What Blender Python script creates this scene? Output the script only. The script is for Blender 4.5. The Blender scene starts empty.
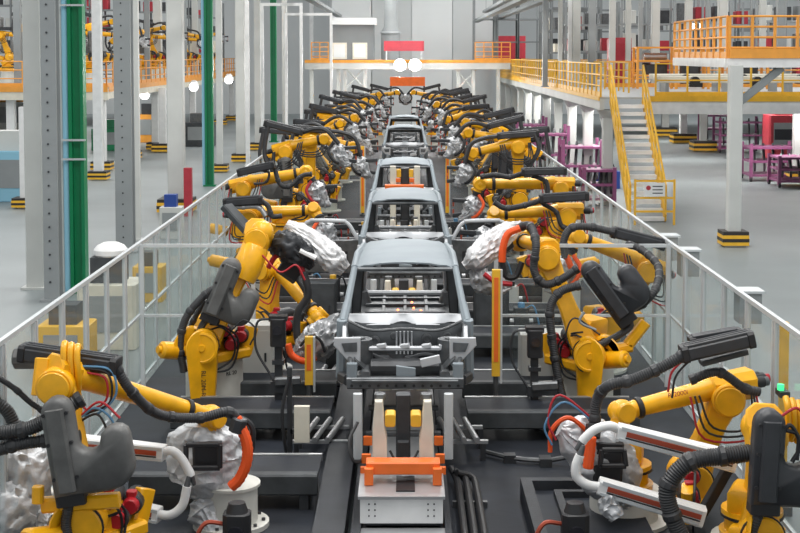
import bpy, bmesh, math, random
from mathutils import Vector as V, Matrix, noise
random.seed(7)
PI = math.pi
SC = bpy.context.scene
COL = SC.collection

# ------------------------------------------------------------------ camera
FPX, CAMH, PITCH = 1400.0, 5.0, math.radians(3.5)
PPY = 266.5 - (212.0 - FPX*math.tan(PITCH))
PPX = 405.0
cam = bpy.data.cameras.new('camera'); co = bpy.data.objects.new('camera', cam); COL.objects.link(co)
co.location = (0, 0, CAMH); co.rotation_euler = (PI/2 - PITCH, 0, 0)
cam.sensor_width = 36; cam.lens = FPX/800*36
cam.shift_x = -(PPX-400)/800; cam.shift_y = -(266.5-PPY)/800
cam.clip_end = 400; cam.clip_start = .1
SC.camera = co
ST, CT = math.sin(PITCH), math.cos(PITCH)

def at(px, py, Y):
    """world point seen at that place of the photograph, at distance Y down the hall"""
    u = (px-PPX)/FPX; q = (py-PPY)/FPX
    t = Y/(CT - q*ST)
    return V((u*t, Y, CAMH - t*(ST+q*CT)))
def atz(px, py, z):
    u = (px-PPX)/FPX; q = (py-PPY)/FPX
    t = (CAMH-z)/(ST+q*CT)
    return V((u*t, t*(CT-q*ST), z))

# ------------------------------------------------------------------ materials
def mat(name, col, rough=.5, metal=0., var=.0, vscale=4., bump=.0, bscale=30., emit=None, spec=.5, coat=0):
    m = bpy.data.materials.new(name); m.use_nodes = True
    nt = m.node_tree; b = nt.nodes['Principled BSDF']
    c = (*col, 1)
    b.inputs['Base Color'].default_value = c
    b.inputs['Roughness'].default_value = rough; b.inputs['Metallic'].default_value = metal
    b.inputs['Specular IOR Level'].default_value = spec
    b.inputs['Coat Weight'].default_value = coat
    tc = None
    if var or bump:
        tc = nt.nodes.new('ShaderNodeTexCoord')
    if var:
        n = nt.nodes.new('ShaderNodeTexNoise'); n.inputs['Scale'].default_value = vscale; n.inputs['Detail'].default_value = 5
        r = nt.nodes.new('ShaderNodeMapRange'); r.inputs['From Min'].default_value = .3; r.inputs['From Max'].default_value = .7
        r.inputs['To Min'].default_value = 1-var; r.inputs['To Max'].default_value = 1+var*.6
        mx = nt.nodes.new('ShaderNodeMix'); mx.data_type = 'RGBA'; mx.blend_type = 'MULTIPLY'; mx.inputs[0].default_value = 1
        mx.inputs[6].default_value = c
        nt.links.new(tc.outputs['Object'], n.inputs['Vector']); nt.links.new(n.outputs['Fac'], r.inputs['Value'])
        nt.links.new(r.outputs['Result'], mx.inputs[7]); nt.links.new(mx.outputs[2], b.inputs['Base Color'])
    if bump:
        n2 = nt.nodes.new('ShaderNodeTexNoise'); n2.inputs['Scale'].default_value = bscale; n2.inputs['Detail'].default_value = 4
        bp = nt.nodes.new('ShaderNodeBump'); bp.inputs['Strength'].default_value = bump; bp.inputs['Distance'].default_value = .02
        nt.links.new(tc.outputs['Object'], n2.inputs['Vector']); nt.links.new(n2.outputs['Fac'], bp.inputs['Height'])
        nt.links.new(bp.outputs['Normal'], b.inputs['Normal'])
    if emit:
        b.inputs['Emission Color'].default_value = (*emit[0], 1); b.inputs['Emission Strength'].default_value = emit[1]
    return m
M = {}
M['yellow']  = mat('yellow_paint', (.88, .43, .006), .36, var=.16, vscale=5, coat=.15)
M['yellow2'] = mat('safety_yellow', (.82, .46, .03), .5, var=.1)
M['orange']  = mat('orange_paint', (.85, .16, .02), .45, var=.1)
M['orangerail'] = mat('amber_rail_paint', (.80, .34, .05), .5, var=.1)
M['orangehose'] = mat('orange_hose', (.85, .10, .015), .45)
M['shell']   = mat('grey_plastic', (.115, .115, .112), .48, var=.25, vscale=6, bump=.05, bscale=90)
M['shelld']  = mat('charcoal_plastic', (.035, .037, .042), .42, var=.25, vscale=6)
M['black']   = mat('black_rubber', (.016, .016, .018), .5)
M['hose']    = mat('hose_rubber', (.034, .035, .038), .52, var=.25, vscale=9)
M['dark']    = mat('dark_steel', (.05, .053, .058), .45, .4, var=.3)
M['gunmetal']= mat('gun_metal', (.14, .145, .15), .4, .6, var=.3, vscale=8)
M['red']     = mat('red_motor_cap', (.42, .012, .02), .35)
M['drum']    = mat('cream_drum_paint', (.62, .61, .56), .5, var=.12, vscale=3)
M['cream']   = mat('cream_paint', (.72, .68, .57), .5, var=.1)
M['white']   = mat('white_paint', (.80, .80, .79), .45, var=.08)
M['offwhite']= mat('offwhite_steel', (.58, .59, .565), .5, var=.10, vscale=1)
M['greycol'] = mat('grey_column_paint', (.28, .30, .305), .5, var=.12, vscale=1)
M['greydk']  = mat('grey_frame_paint', (.06, .066, .071), .55, .05, spec=.3, var=.35)
M['alu']     = mat('aluminium_profile', (.60, .63, .645), .38, .25, var=.06)
M['silver']  = mat('silver_foil_cloth', (.55, .56, .575), .42, .42, var=.15, vscale=9, bump=.4, bscale=26)
M['whitecloth'] = mat('white_cover_cloth', (.66, .66, .665), .48, .2, var=.15, vscale=8, bump=.55, bscale=20)
M['steel']   = mat('bare_body_steel', (.245, .28, .305), .58, .22, var=.08, vscale=2, spec=.2)
M['steeld']  = mat('dull_body_steel', (.13, .138, .145), .40, .6, var=.4, vscale=6)
M['steelb']  = mat('bright_galvanised_steel', (.50, .515, .535), .5, .2, var=.06)
M['copper']  = mat('copper_busbar', (.45, .09, .05), .4, .5)
M['pipe']    = mat('zinc_pipe', (.46, .47, .48), .38, .6, var=.1)
M['green']   = mat('green_column_paint', (.0, .20, .075), .4, var=.1, vscale=2)
M['blue']    = mat('pale_blue_paint', (.26, .52, .66), .4)
M['bluedk']  = mat('blue_paint', (.02, .06, .28), .45)
M['magenta'] = mat('magenta_paint', (.27, .075, .18), .55, var=.2)
M['redp']    = mat('red_paint', (.42, .028, .045), .5, var=.15)
M['blacky']  = mat('black_stripe_paint', (.025, .022, .02), .5)
M['cab_red'] = mat('cable_red', (.45, .02, .03), .45)
M['cab_blue']= mat('cable_blue', (.10, .25, .42), .45)
M['lens']    = mat('dark_glass_lens', (.02, .02, .025), .1)
M['wallgrey']= mat('grey_wall_panel', (.54, .56, .56), .6, var=.05, vscale=.3)
M['walllite']= mat('pale_wall_panel', (.70, .72, .72), .6, var=.05, vscale=.3)
M['roofgrey']= mat('slate_cladding', (.20, .215, .22), .55, var=.1, vscale=.6)
M['lamp']    = mat('lamp_glass', (.9, .9, .9), .4, emit=((1, .97, .92), 14))
M['lampsoft']= mat('bay_lamp_glass', (.9, .9, .9), .4, emit=((1, .98, .94), 6))
M['greenled']= mat('green_signal_lamp', (.1, .8, .3), .4, emit=((.03, .8, .25), 1.2))
M['glowdot']   = mat('glowing_orange_dot', (.9, .2, .05), .4, emit=((1, .18, .06), 6))
M['decky']   = mat('deck_grey', (.42, .43, .43), .6)

def concrete():
    m = mat('sealed_concrete', (.215, .242, .246), .42, var=.14, vscale=.35)
    return m
M['concrete'] = concrete()
def plate(name, col, scale):
    m = mat(name, col, .55, .05, spec=.28, var=.35, vscale=2.2)
    nt = m.node_tree; b = nt.nodes['Principled BSDF']
    tc = nt.nodes.new('ShaderNodeTexCoord'); br = nt.nodes.new('ShaderNodeTexChecker'); br.inputs['Scale'].default_value = scale
    rot = nt.nodes.new('ShaderNodeMapping'); rot.inputs['Rotation'].default_value = (0, 0, PI/4)
    bp = nt.nodes.new('ShaderNodeBump'); bp.inputs['Strength'].default_value = .25; bp.inputs['Distance'].default_value = .01
    nt.links.new(tc.outputs['Object'], rot.inputs['Vector']); nt.links.new(rot.outputs['Vector'], br.inputs['Vector'])
    nt.links.new(br.outputs['Fac'], bp.inputs['Height']); nt.links.new(bp.outputs['Normal'], b.inputs['Normal'])
    return m
M['plate'] = plate('checker_plate', (.030, .033, .039), 22)
M['platedk'] = mat('dark_floor_plate', (.020, .0235, .031), .6, .0, spec=.22, var=.4, vscale=1.4, bump=.06, bscale=12)
def glassy(nm='clear_fence_sheet', fd=.05, fg=.07):
    m = bpy.data.materials.new(nm); m.use_nodes = True
    nt = m.node_tree; nt.nodes.clear()
    out = nt.nodes.new('ShaderNodeOutputMaterial'); tr = nt.nodes.new('ShaderNodeBsdfTransparent')
    tr.inputs['Color'].default_value = (.93, .955, .95, 1)
    gl = nt.nodes.new('ShaderNodeBsdfGlossy'); gl.inputs['Roughness'].default_value = .08
    df = nt.nodes.new('ShaderNodeBsdfDiffuse'); df.inputs['Color'].default_value = (.75, .78, .78, 1)
    mx = nt.nodes.new('ShaderNodeMixShader'); m2 = nt.nodes.new('ShaderNodeMixShader'); m2.inputs[0].default_value = fd; mx.inputs[0].default_value = fg
    nt.links.new(tr.outputs[0], m2.inputs[1]); nt.links.new(df.outputs[0], m2.inputs[2])
    nt.links.new(m2.outputs[0], mx.inputs[1]); nt.links.new(gl.outputs[0], mx.inputs[2])
    nt.links.new(mx.outputs[0], out.inputs[0])
    return m
M['pane'] = glassy()
M['pane2'] = glassy('clear_gate_sheet', .012, .02)

# ------------------------------------------------------------------ mesh builder
def frame_of(d, up=V((0, 0, 1))):
    d = d.normalized()
    if abs(d.dot(up)) > .97: up = V((0, 1, 0)) if abs(d.y) < .9 else V((1, 0, 0))
    s = d.cross(up).normalized(); u = s.cross(d).normalized()
    return d, s, u
class MB:
    def __init__(self): self.v = []; self.f = []
    def add(self, vs, fs):
        o = len(self.v); self.v += [V(x) for x in vs]; self.f += [tuple(i+o for i in f) for f in fs]
        return self
    def box(self, c, s, rz=0):
        hx, hy, hz = s[0]/2, s[1]/2, s[2]/2
        ca, sa = math.cos(rz), math.sin(rz)
        vs = []
        for z in (-hz, hz):
            for x, y in ((-hx, -hy), (hx, -hy), (hx, hy), (-hx, hy)):
                vs.append((c[0]+x*ca-y*sa, c[1]+x*sa+y*ca, c[2]+z))
        return self.add(vs, [(3, 2, 1, 0), (4, 5, 6, 7), (0, 1, 5, 4), (1, 2, 6, 5), (2, 3, 7, 6), (3, 0, 4, 7)])
    def bb(self, a, b):
        return self.box([(a[i]+b[i])/2 for i in range(3)], [abs(b[i]-a[i]) for i in range(3)])
    def loft(self, rings, caps=True):
        n = len(rings[0]); vs = [p for r in rings for p in r]; fs = []
        for k in range(len(rings)-1):
            for i in range(n):
                j = (i+1) % n
                fs.append((k*n+i, k*n+j, (k+1)*n+j, (k+1)*n+i))
        if caps:
            fs.append(tuple(range(n-1, -1, -1))); fs.append(tuple((len(rings)-1)*n+i for i in range(n)))
        return self.add(vs, fs)
    def beam(self, p0, p1, w0, h0, w1=None, h1=None, up=V((0, 0, 1)), bev=.2):
        """chamfered rectangular bar; w across, h along up"""
        p0, p1 = V(p0), V(p1); w1 = w0 if w1 is None else w1; h1 = h0 if h1 is None else h1
        d, s, u = frame_of(p1-p0, up)
        def ring(p, w, h):
            b = bev*min(w, h)
            q = [(-w/2+b, -h/2), (w/2-b, -h/2), (w/2, -h/2+b), (w/2, h/2-b), (w/2-b, h/2), (-w/2+b, h/2), (-w/2, h/2-b), (-w/2, -h/2+b)]
            return [p+s*x+u*y for x, y in q]
        e = min(.25*bev*min(w0, h0), .3*(p1-p0).length)
        sc = 1-bev*.5
        return self.loft([ring(p0, w0*sc, h0*sc), ring(p0+d*e, w0, h0), ring(p1-d*e, w1, h1), ring(p1, w1*sc, h1*sc)])
    def cyl(self, p0, p1, r0, r1=None, n=16, bev=0):
        p0, p1 = V(p0), V(p1); r1 = r0 if r1 is None else r1
        L = (p1-p0).length
        if bev: return self.lathe(p0, p1-p0, [(0, r0-bev), (bev, r0), (L-bev, r1), (L, r1-bev)], n)
        return self.lathe(p0, p1-p0, [(0, r0), (L, r1)], n)
    def lathe(self, o, axis, prof, n=16):
        o = V(o); d, s, u = frame_of(V(axis))
        return self.loft([[o+d*t+s*(r*math.cos(2*PI*i/n))+u*(r*math.sin(2*PI*i/n)) for i in range(n)] for t, r in prof])
    def ball(self, c, r, n=14, sc=(1, 1, 1)):
        c = V(c); k = n//2; rings = []
        for j in range(1, k):
            a = PI*j/k
            rings.append([c+V((sc[0]*r*math.sin(a)*math.cos(2*PI*i/n), sc[1]*r*math.sin(a)*math.sin(2*PI*i/n), -sc[2]*r*math.cos(a))) for i in range(n)])
        return self.loft(rings)
    def tube(self, pts, r, n=8, corr=0, seg=8, collars=0):
        P = [V(p) for p in pts]
        if len(P) > 2:
            S = []
            Q = [P[0]*2-P[1]]+P+[P[-1]*2-P[-2]]
            for i in range(1, len(Q)-2):
                for k in range(seg):
                    t = k/seg; a, b, c, d = Q[i-1], Q[i], Q[i+1], Q[i+2]
                    S.append(.5*((2*b)+(c-a)*t+(2*a-5*b+4*c-d)*t*t+(3*b-a-3*c+d)*t**3))
            S.append(P[-1]); P = S
        # resample
        if corr:
            L = [0]
            for i in range(1, len(P)): L.append(L[-1]+(P[i]-P[i-1]).length)
            m = max(8, int(L[-1]/(corr/2))); m -= m % 2
            R = []; j = 0
            for k in range(m+1):
                t = L[-1]*k/m
                while j < len(L)-2 and L[j+1] < t: j += 1
                w = (t-L[j])/max(1e-6, L[j+1]-L[j]); R.append(P[j].lerp(P[j+1], w))
            P = R
        rings = []; d0 = (P[1]-P[0]); d, s, u = frame_of(d0)
        for i, p in enumerate(P):
            t = (P[min(i+1, len(P)-1)]-P[max(i-1, 0)]).normalized()
            s = (s-t*s.dot(t)).normalized(); u = s.cross(t)
            rr = r*(1.0 if (not corr or i % 2) else .91)
            if collars and corr:
                ph = (i*corr/2) % collars
                if ph < .05: rr = r*1.13
            rings.append([p+s*(rr*math.cos(2*PI*k/n))+u*(rr*math.sin(2*PI*k/n)) for k in range(n)])
        return self.loft(rings)
    def prism(self, o, a, b, w, outline, t0, t1, bev=.0):
        """outline of (u,v) in the a,b plane, from t0 to t1 along w"""
        def ring(t, sh):
            n = len(outline); cu = sum(p[0] for p in outline)/n; cv = sum(p[1] for p in outline)/n
            out = []
            for i in range(n):
                p = outline[i]; q0 = outline[i-1]; q1 = outline[(i+1) % n]
                e0 = V((p[0]-q0[0], p[1]-q0[1])); e1 = V((q1[0]-p[0], q1[1]-p[1]))
                if e0.length < 1e-6: e0 = e1
                if e1.length < 1e-6: e1 = e0
                e0.normalize(); e1.normalize()
                nn = V((-(e0.y+e1.y), e0.x+e1.x))
                if nn.length > 1e-6: nn.normalize()
                out.append(o+a*(p[0]+nn.x*sh)+b*(p[1]+nn.y*sh)+w*t)
            return out
        ar = sum(outline[i-1][0]*outline[i][1]-outline[i][0]*outline[i-1][1] for i in range(len(outline)))
        sg = 1 if ar > 0 else -1
        if bev: return self.loft([ring(t0, bev*sg), ring(t0+bev, 0), ring(t1-bev, 0), ring(t1, bev*sg)])
        return self.loft([ring(t0, 0), ring(t1, 0)])
    def bag(self, path, seed=0, amp=.3, n=30, rings=26, fq=5.):
        """crumpled cloth sleeve along a path of (point, ra, rb)"""
        n = int(n*1.7); rings = int(rings*1.7)
        P = [V(p[0]) for p in path]; out = []; m = len(P)-1
        Q = [P[0]*2-P[1]]+P+[P[-1]*2-P[-2]]
        s = None; o1 = V((seed*7.3, seed*3.1, 0)); o2 = V((0, seed*5.1, 9))
        mean = sum(p[1]+p[2] for p in path)/len(path)/2
        prev = None
        for k in range(rings+1):
            t = k/rings*m; i = min(int(t), m-1); w = t-i; w2 = w*w*(3-2*w)
            a, b, c, e = Q[i], Q[i+1], Q[i+2], Q[i+3]
            p = .5*((2*b)+(c-a)*w+(2*a-5*b+4*c-e)*w*w+(3*b-a-3*c+e)*w**3)
            d = (.5*((c-a)+2*(2*a-5*b+4*c-e)*w+3*(3*b-a-3*c+e)*w*w)).normalized()
            ra = path[i][1]*(1-w2)+path[i+1][1]*w2; rb = path[i][2]*(1-w2)+path[i+1][2]*w2
            if s is None:
                _, s, u = frame_of(d)
                if abs(s.y) > abs(u.y): s = u
            s = (s-d*s.dot(d)).normalized(); u = s.cross(d)
            ring = []
            for j in range(n):
                a = 2*PI*j/n; q = p+s*(ra*math.cos(a))+u*(rb*math.sin(a))
                wq = q+.10*noise.noise_vector(q*4+o2)
                g = s*(math.cos(a)*2.2)+u*(math.sin(a)*2.2)+d*(t*.9)
                x = 1-2.2*abs(noise.noise(wq*fq*1.0+o1)); y = 1-2.2*abs(noise.noise(wq*fq*2.4+o2)); z = 1-2.6*abs(noise.noise(g*1.25+wq*1.2+o1)+.25*noise.noise(g*3+wq*3+o2))
                f = 1+amp*(.20*x+.10*y+1.0*z-.45)
                ring.append(p+(q-p)*f)
            out.append(ring)
        return self.loft(out)
    def build(self, name, m, parent=None, origin=None, ang=35, flat=False):
        o0 = V((0, 0, 0))
        if parent is not None:
            r = parent
            while r.parent is not None: r = r.parent
            o0 = V(r.location)
        elif origin is not None: o0 = V(origin)
        me = bpy.data.meshes.new(name)
        me.from_pydata([tuple(p-o0) for p in self.v], [], self.f)
        bm = bmesh.new(); bm.from_mesh(me); bmesh.ops.recalc_face_normals(bm, faces=bm.faces); bm.to_mesh(me); bm.free()
        me.materials.append(M[m] if isinstance(m, str) else m)
        if not flat:
            me.shade_smooth(); me.set_sharp_from_angle(angle=math.radians(ang))
        o = bpy.data.objects.new(name, me); COL.objects.link(o)
        if parent is not None: o.parent = parent
        else: o.location = o0
        return o

def thing(name, label, cat, loc=(0, 0, 0), group=None):
    o = bpy.data.objects.new(name, None); COL.objects.link(o); o.empty_display_size = .1
    o.location = loc; o['label'] = label; o['category'] = cat
    if group: o['group'] = group
    return o
def tag(o, label, cat, group=None, kind=None):
    o['label'] = label; o['category'] = cat
    if group: o['group'] = group
    if kind: o['kind'] = kind
    return o
def struct(o): o['kind'] = 'structure'; return o
def dup(root, loc, rz=0, label=None, group=None):
    def cp(o, par):
        c = o.copy(); COL.objects.link(c)
        if par is not None: c.parent = par
        for ch in o.children: cp(ch, c)
        return c
    r = cp(root, None); r.location = loc; r.rotation_euler = (0, 0, rz)
    if label: r['label'] = label
    if group: r['group'] = group
    return r
def text(name, s, size, loc, right, up, parent, m, ext=.002):
    cu = bpy.data.curves.new(name, 'FONT'); cu.body = s; cu.size = size; cu.extrude = ext; cu.align_x = 'CENTER'; cu.align_y = 'CENTER'
    tmp = bpy.data.objects.new(name, cu); COL.objects.link(tmp)
    dg = bpy.context.evaluated_depsgraph_get(); me = bpy.data.meshes.new_from_object(tmp.evaluated_get(dg))
    bpy.data.objects.remove(tmp)
    right = V(right).normalized(); up = V(up); up = (up-right*up.dot(right)).normalized(); nn = right.cross(up)
    r = parent
    while r.parent is not None: r = r.parent
    Mx = Matrix.Translation(V(loc)-V(r.location)) @ Matrix((right, up, nn)).transposed().to_4x4()
    me.transform(Mx); me.materials.clear(); me.materials.append(M[m])
    o = bpy.data.objects.new(name, me); COL.objects.link(o); o.parent = parent
    return o
ORD = ['first', 'second', 'third', 'fourth', 'fifth', 'sixth', 'seventh', 'eighth', 'ninth', 'tenth', 'eleventh', 'twelfth', 'thirteenth',
       'fourteenth', 'fifteenth', 'sixteenth', 'seventeenth', 'eighteenth', 'nineteenth', 'twentieth']
TENS = ['', '', 'twenty', 'thirty', 'forty', 'fifty', 'sixty', 'seventy']
def ordw(i):
    if i < 20: return ORD[i]
    n = i+1
    if n % 10 == 0: return {20: 'twentieth', 30: 'thirtieth', 40: 'fortieth', 50: 'fiftieth', 60: 'sixtieth'}[n]
    return TENS[n//10]+'-'+ORD[n % 10-1]

# ================================================================== SETTING
struct(MB().bb((-60, 3, -.3), (60, 130, 0)).build('floor', 'concrete'))
struct(MB().bb((-60, 118, 0), (60, 118.4, 16)).build('wall_back', 'wallgrey'))
struct(MB().bb((-45.4, 3, 0), (-45, 118, 16)).build('wall_left', 'walllite'))
struct(MB().bb((45, 3, 0), (45.4, 118, 16)).build('wall_right', 'walllite'))

# ---- light
w = bpy.data.worlds.new('hall_air'); SC.world = w; w.use_nodes = True
bg = w.node_tree.nodes['Background']; bg.inputs[0].default_value = (.93, .97, 1, 1); bg.inputs[1].default_value = .62
def area(x, y, z, sx, sy, p, col=(1, .98, .95)):
    l = bpy.data.lights.new('bay_or_fill_lamp', 'AREA'); l.shape = 'RECTANGLE'; l.size = sx; l.size_y = sy; l.energy = p; l.color = col
    o = bpy.data.objects.new('bay_or_fill_lamp', l); COL.objects.link(o); o.location = (x, y, z)
for x in (-14, -2.5, 2.5, 14):
    for y in (14, 34, 56, 82):
        area(x, y, 13.5, 1.2, 12, 900 if abs(x) < 5 else 520)

for x, y, sx, sy in ((16, 54, 10, 1.2), (16, 66, 10, 1.2), (28, 54, 10, 1.2), (28, 66, 10, 1.2), (16, 80, 10, 1.2), (-20, 66, 10, 1.2), (-20, 78, 10, 1.2), (-32, 66, 10, 1.2), (-20, 94, 10, 1.2), (7.4, 54, 1, 12), (7.4, 72, 1, 12)):  # unseen area lights, added to brighten the space under the decks
    l = bpy.data.lights.new('under_deck_fill', 'AREA'); l.shape = 'RECTANGLE'; l.size = sx; l.size_y = sy; l.energy = 420; l.color = (1, .98, .95)
    o = bpy.data.objects.new('under_deck_fill', l); COL.objects.link(o); o.location = (x, y, 2.95)

for x, y in ((-30, 80), (-30, 104), (30, 80), (-22, 100), (22, 100), (-32, 45), (22, 62), (14, 92), (-20, 60)): area(x, y, 13.5, 8, 2, 1000)  # extra fill lights out of view, added to brighten walls and back racks
area(0, 92, 13.5, 10, 2, 300)  # another unseen fill, added to lift the far end panels
# ---- robot cell floor
o = MB()
o.bb((-3.9, 8, .005), (-.93, 79.5, .06)); o.bb((.46, 8, .005), (3.9, 79.5, .06))
tag(o.build('cell_floor', 'platedk'), 'dark steel plate floor covering the robot cell on both sides of the line', 'floor plate')
t = thing('conveyor_track', 'long dark conveyor track running under the car bodies down the hall', 'conveyor', (0, 12, .005))
MB().bb((-.53, 10, .01), (.46, 76, .2)).build('track_bed', 'dark', t)
o = MB().bb((-.92, 10, .01), (-.60, 76, .30)).build('walk_plate', 'plate', t)
o = MB().bb((-.535, 10, .2), (-.44, 76, .32)); o.bb((.40, 10, .2), (.46, 76, .32)); o.build('guide_rail', 'plate', t)
o = MB()
for k in range(22): o.bb((-.40, 10+k*3, .2), (.38, 10.35+k*3, .27))
o.build('cross_tie', 'gunmetal', t)

def cross_frame(y, x0, x1, label, z=.45, h=.23):
    t = thing('platform_frame', label, 'platform frame', ((x0+x1)/2, y, .06), 'platform frames across the cell floor')
    MB().beam((x0, y, z-h/2), (x1, y, z-h/2), .16, h, bev=.12).build('cross_beam', 'greydk', t)
    MB().bb((x0, y+.081, z-.06), (x1, y+.75, z-.03)).build('step_plate', 'platedk', t)
    MB().bb((x0, y+.78, z-.10), (x1, y+.84, z-.02)).build('pale_edge_rail', 'pipe', t)
    n = 3
    for k in range(n):
        x = x0+.15+(x1-x0-.3)*k/(n-1)
        MB().bb((x-.05, y-.05, .06), (x+.05, y+.05, z-h+.005)).build('support_leg', 'dark', t)
        MB().bb((x-.05, y+.79, .06), (x+.05, y+.87, z-.115)).build('support_leg', 'dark', t)
for i, y in enumerate((15.0, 17.7, 19.3, 22.6, 24.8, 27.6, 30.5, 34, 38)):
    cross_frame(y, -3.0, -.95, 'grey step beam across the cell floor left of the conveyor, %s from the camera' % ordw(i))
for i, y in enumerate((17.7, 19.3, 22.6, 24.8, 27.6, 30.5, 34, 38)):
    cross_frame(y, .80 if y < 20 else .6, 3.0, 'grey step beam across the cell floor right of the conveyor, %s from the camera' % ordw(i))

# ---- fences: panels 1.2 m wide
def make_panel(side, label):
    x = 3.95*side
    t = thing('safety_fence', label, 'safety fence', (x, 10, 0))
    MB().bb((x-.026, 10-.026, .0), (x+.026, 10.026, 2.17)).build('post', 'alu', t)
    MB().bb((x-.022, 11.105, .12), (x+.022, 11.155, 2.16)).build('post', 'alu', t)
    MB().bb((x-.025, 10, 2.17), (x+.025, 11.2, 2.22)).build('top_rail', 'alu', t)
    MB().bb((x-.02, 10.022, 1.11), (x+.02, 11.11, 1.15)).build('middle_rail', 'alu', t)
    MB().bb((x-.02, 10.022, .12), (x+.02, 11.11, .16)).build('bottom_rail', 'alu', t)
    MB().bb((x-.005, 10.022, .16), (x+.005, 11.11, 1.11)).bb((x-.005, 10.022, 1.15), (x+.005, 11.11, 2.17)).build('clear_sheet', 'pane', t)
    return t
for side, nm in ((-1, 'left'), (1, 'right')):
    p0 = None
    for k in range(46):
        lb = 'clear fence section along the %s edge of the robot cell, %s from the camera' % (nm, ordw(k))
        g = 'fence panels on the %s of the cell' % nm
        if p0 is None: p0 = make_panel(side, lb); p0['group'] = g; p0.location.y = 11.2
        else: dup(p0, (3.95*side, 11.2+1.2*k, 0), 0, lb, g)
def gate(y, x0, x1, label, z=2.2):
    t = thing('cross_fence', label, 'fence', ((x0+x1)/2, y, .06), 'fences across the cell between stations')
    for x in (x0, x1): MB().bb((x-.03, y-.03, .06), (x+.03, y+.03, z)).build('post', 'alu', t)
    MB().bb((x0, y-.02, z-.05), (x1, y+.02, z)).build('top_rail', 'alu', t)
    MB().bb((x0, y-.02, 1.11), (x1, y+.02, 1.15)).build('middle_rail', 'alu', t)
    MB().bb((x0+.03, y-.004, .2), (x1-.03, y+.004, 1.11)).bb((x0+.03, y-.004, 1.15), (x1-.03, y+.004, z-.05)).build('clear_sheet', 'pane2', t)
gate(20.6, -3.9, -2.25, 'cross fence with white rails behind the text-marked robot on the left')
gate(20.6, 1.35, 3.9, 'cross fence with white rails behind the charcoal-shell robot right of the nearest car')
gate(43, -3.9, -1.36, 'far cross fence left of the fourth car body, beside a slim yellow post')
gate(43, 1.36, 3.9, 'far cross fence right of the fourth car body, beside a slim yellow post')

def lc_post(x, y, h, label, low=.55):
    t = thing('light_curtain_post', label, 'post', (x, y, .06), 'yellow light curtain posts')
    MB().bb((x-.055, y-.05, low), (x+.055, y+.05, h)).build('yellow_housing', 'yellow2', t)
    MB().bb((x+.058, y-.04, low-.1), (x+.085, y+.04, h)).build('mounting_rail', 'alu', t)
    MB().cyl((x, y, .06), (x, y, low), .035).cyl((x, y, .06), (x, y, .1), .09).build('stand', 'gunmetal', t)
    MB().bb((x-.03, y-.055, low+.2), (x+.03, y-.05, h-.1)).build('lens_strip', 'orange', t)
lc_post(1.24, 18.9, 2.08, 'yellow light curtain post standing right of the front car body', .62)
lc_post(-1.31, 18.9, 1.16, 'short yellow light curtain post left of the front car under the silver-wrapped gun', .5)
lc_post(-1.30, 42.8, 2.2, 'slim yellow post left of the third car body, at the far cross fence', .15)
lc_post(1.30, 42.8, 2.2, 'slim yellow post right of the third car body, at the far cross fence', .15)

def sensor_stand(x, y, h, label):
    t = thing('sensor_stand', label, 'sensor stand', (x, y, .06), 'black sensor stands')
    MB().bb((x-.05, y-.05, .06), (x+.05, y+.05, h-.2)).bb((x-.13, y-.13, .06), (x+.13, y+.13, .1)).build('pole', 'dark', t)
    MB().beam((x, y-.06, h-.35), (x, y-.06, h+.02), .2, .2, bev=.15).build('head', 'black', t)
    MB().bb((x-.12, y-.1, h-.02), (x+.12, y+.1, h+.05)).build('cap_bracket', 'black', t)
    MB().cyl((x, y-.16, h-.13), (x, y-.2, h-.13), .06).build('lens', 'lens', t)
    MB().tube([(x-.1, y, h), (x-.28, y, h-.05), (x-.3, y, h-.4), (x-.1, y-.05, h-.75), (x-.03, y-.06, h-.9)], .018, 6).build('cable', 'hose', t)
    MB().beam((x-.04, y-.08, h*.45), (x+.3, y-.08, h*.45+.02), .12, .12).build('side_motor', 'gunmetal', t)
    MB().bb((x-.1, y-.09, h*.35), (x+.1, y+.05, h*.45)).bb((x-.08, y-.09, h*.6), (x+.08, y+.06, h*.64)).build('clamp', 'dark', t)
sensor_stand(-1.68, 18.4, 1.5, 'black sensor stand with looped cable left of the front car body')
sensor_stand(1.72, 18.4, 1.35, 'black sensor stand with looped cable right of the yellow light curtain post')
t = thing('junction_box_stand', 'slim cream cabinet on dark pole in front of the left sensor stand', 'cabinet', (-1.3, 16.4, .06))
MB().bb((-1.31, 16.3, .42), (-1.13, 16.38, .85)).build('cabinet_body', 'cream', t)
MB().bb((-1.4, 16.38, .06), (-1.34, 16.44, 1.3)).bb((-1.5, 16.3, .06), (-1.2, 16.5, .09)).bb((-1.36, 16.38, .5), (-1.15, 16.42, .56)).build('pole', 'dark', t)
MB().tube([(-1.37, 16.36, 1.2), (-1.45, 16.3, .8), (-1.42, 16.3, .4), (-1.37, 16.34, .15)], .02, 6).build('cable', 'black', t)

def pipe_rack(px, py, Y, label, lean=-.15):
    c = at(px, py, Y); t = thing('pipe_rack', label, 'pipe rack', (c.x, c.y, .06), 'racks of short pipes beside the line')
    for k in range(3):
        x = c.x+(k-1)*.16
        MB().cyl((x+lean*.5, Y-.3, .34), (x-lean*.5, Y+.45, .40), .035, n=10).build('pipe', 'pipe', t)
    MB().bb((c.x-.36, Y-.22, .27), (c.x+.36, Y-.16, .31)).bb((c.x-.32, Y+.3, .31), (c.x+.32, Y+.36, .35)).build('clamp_bar', 'pipe', t)
    for x in (-.3, .3): MB().bb((c.x+x-.03, Y-.22, .06), (c.x+x+.03, Y-.16, .27)).bb((c.x+x-.03, Y+.3, .06), (c.x+x+.03, Y+.36, .31)).build('rack_leg', 'dark', t)
pipe_rack(322, 420, 17.0, 'rack of three pale pipes left of the conveyor, nearest the camera')
pipe_rack(458, 418, 17.0, 'rack of three pale pipes right of the conveyor, beside the carrier', .12)
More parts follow.
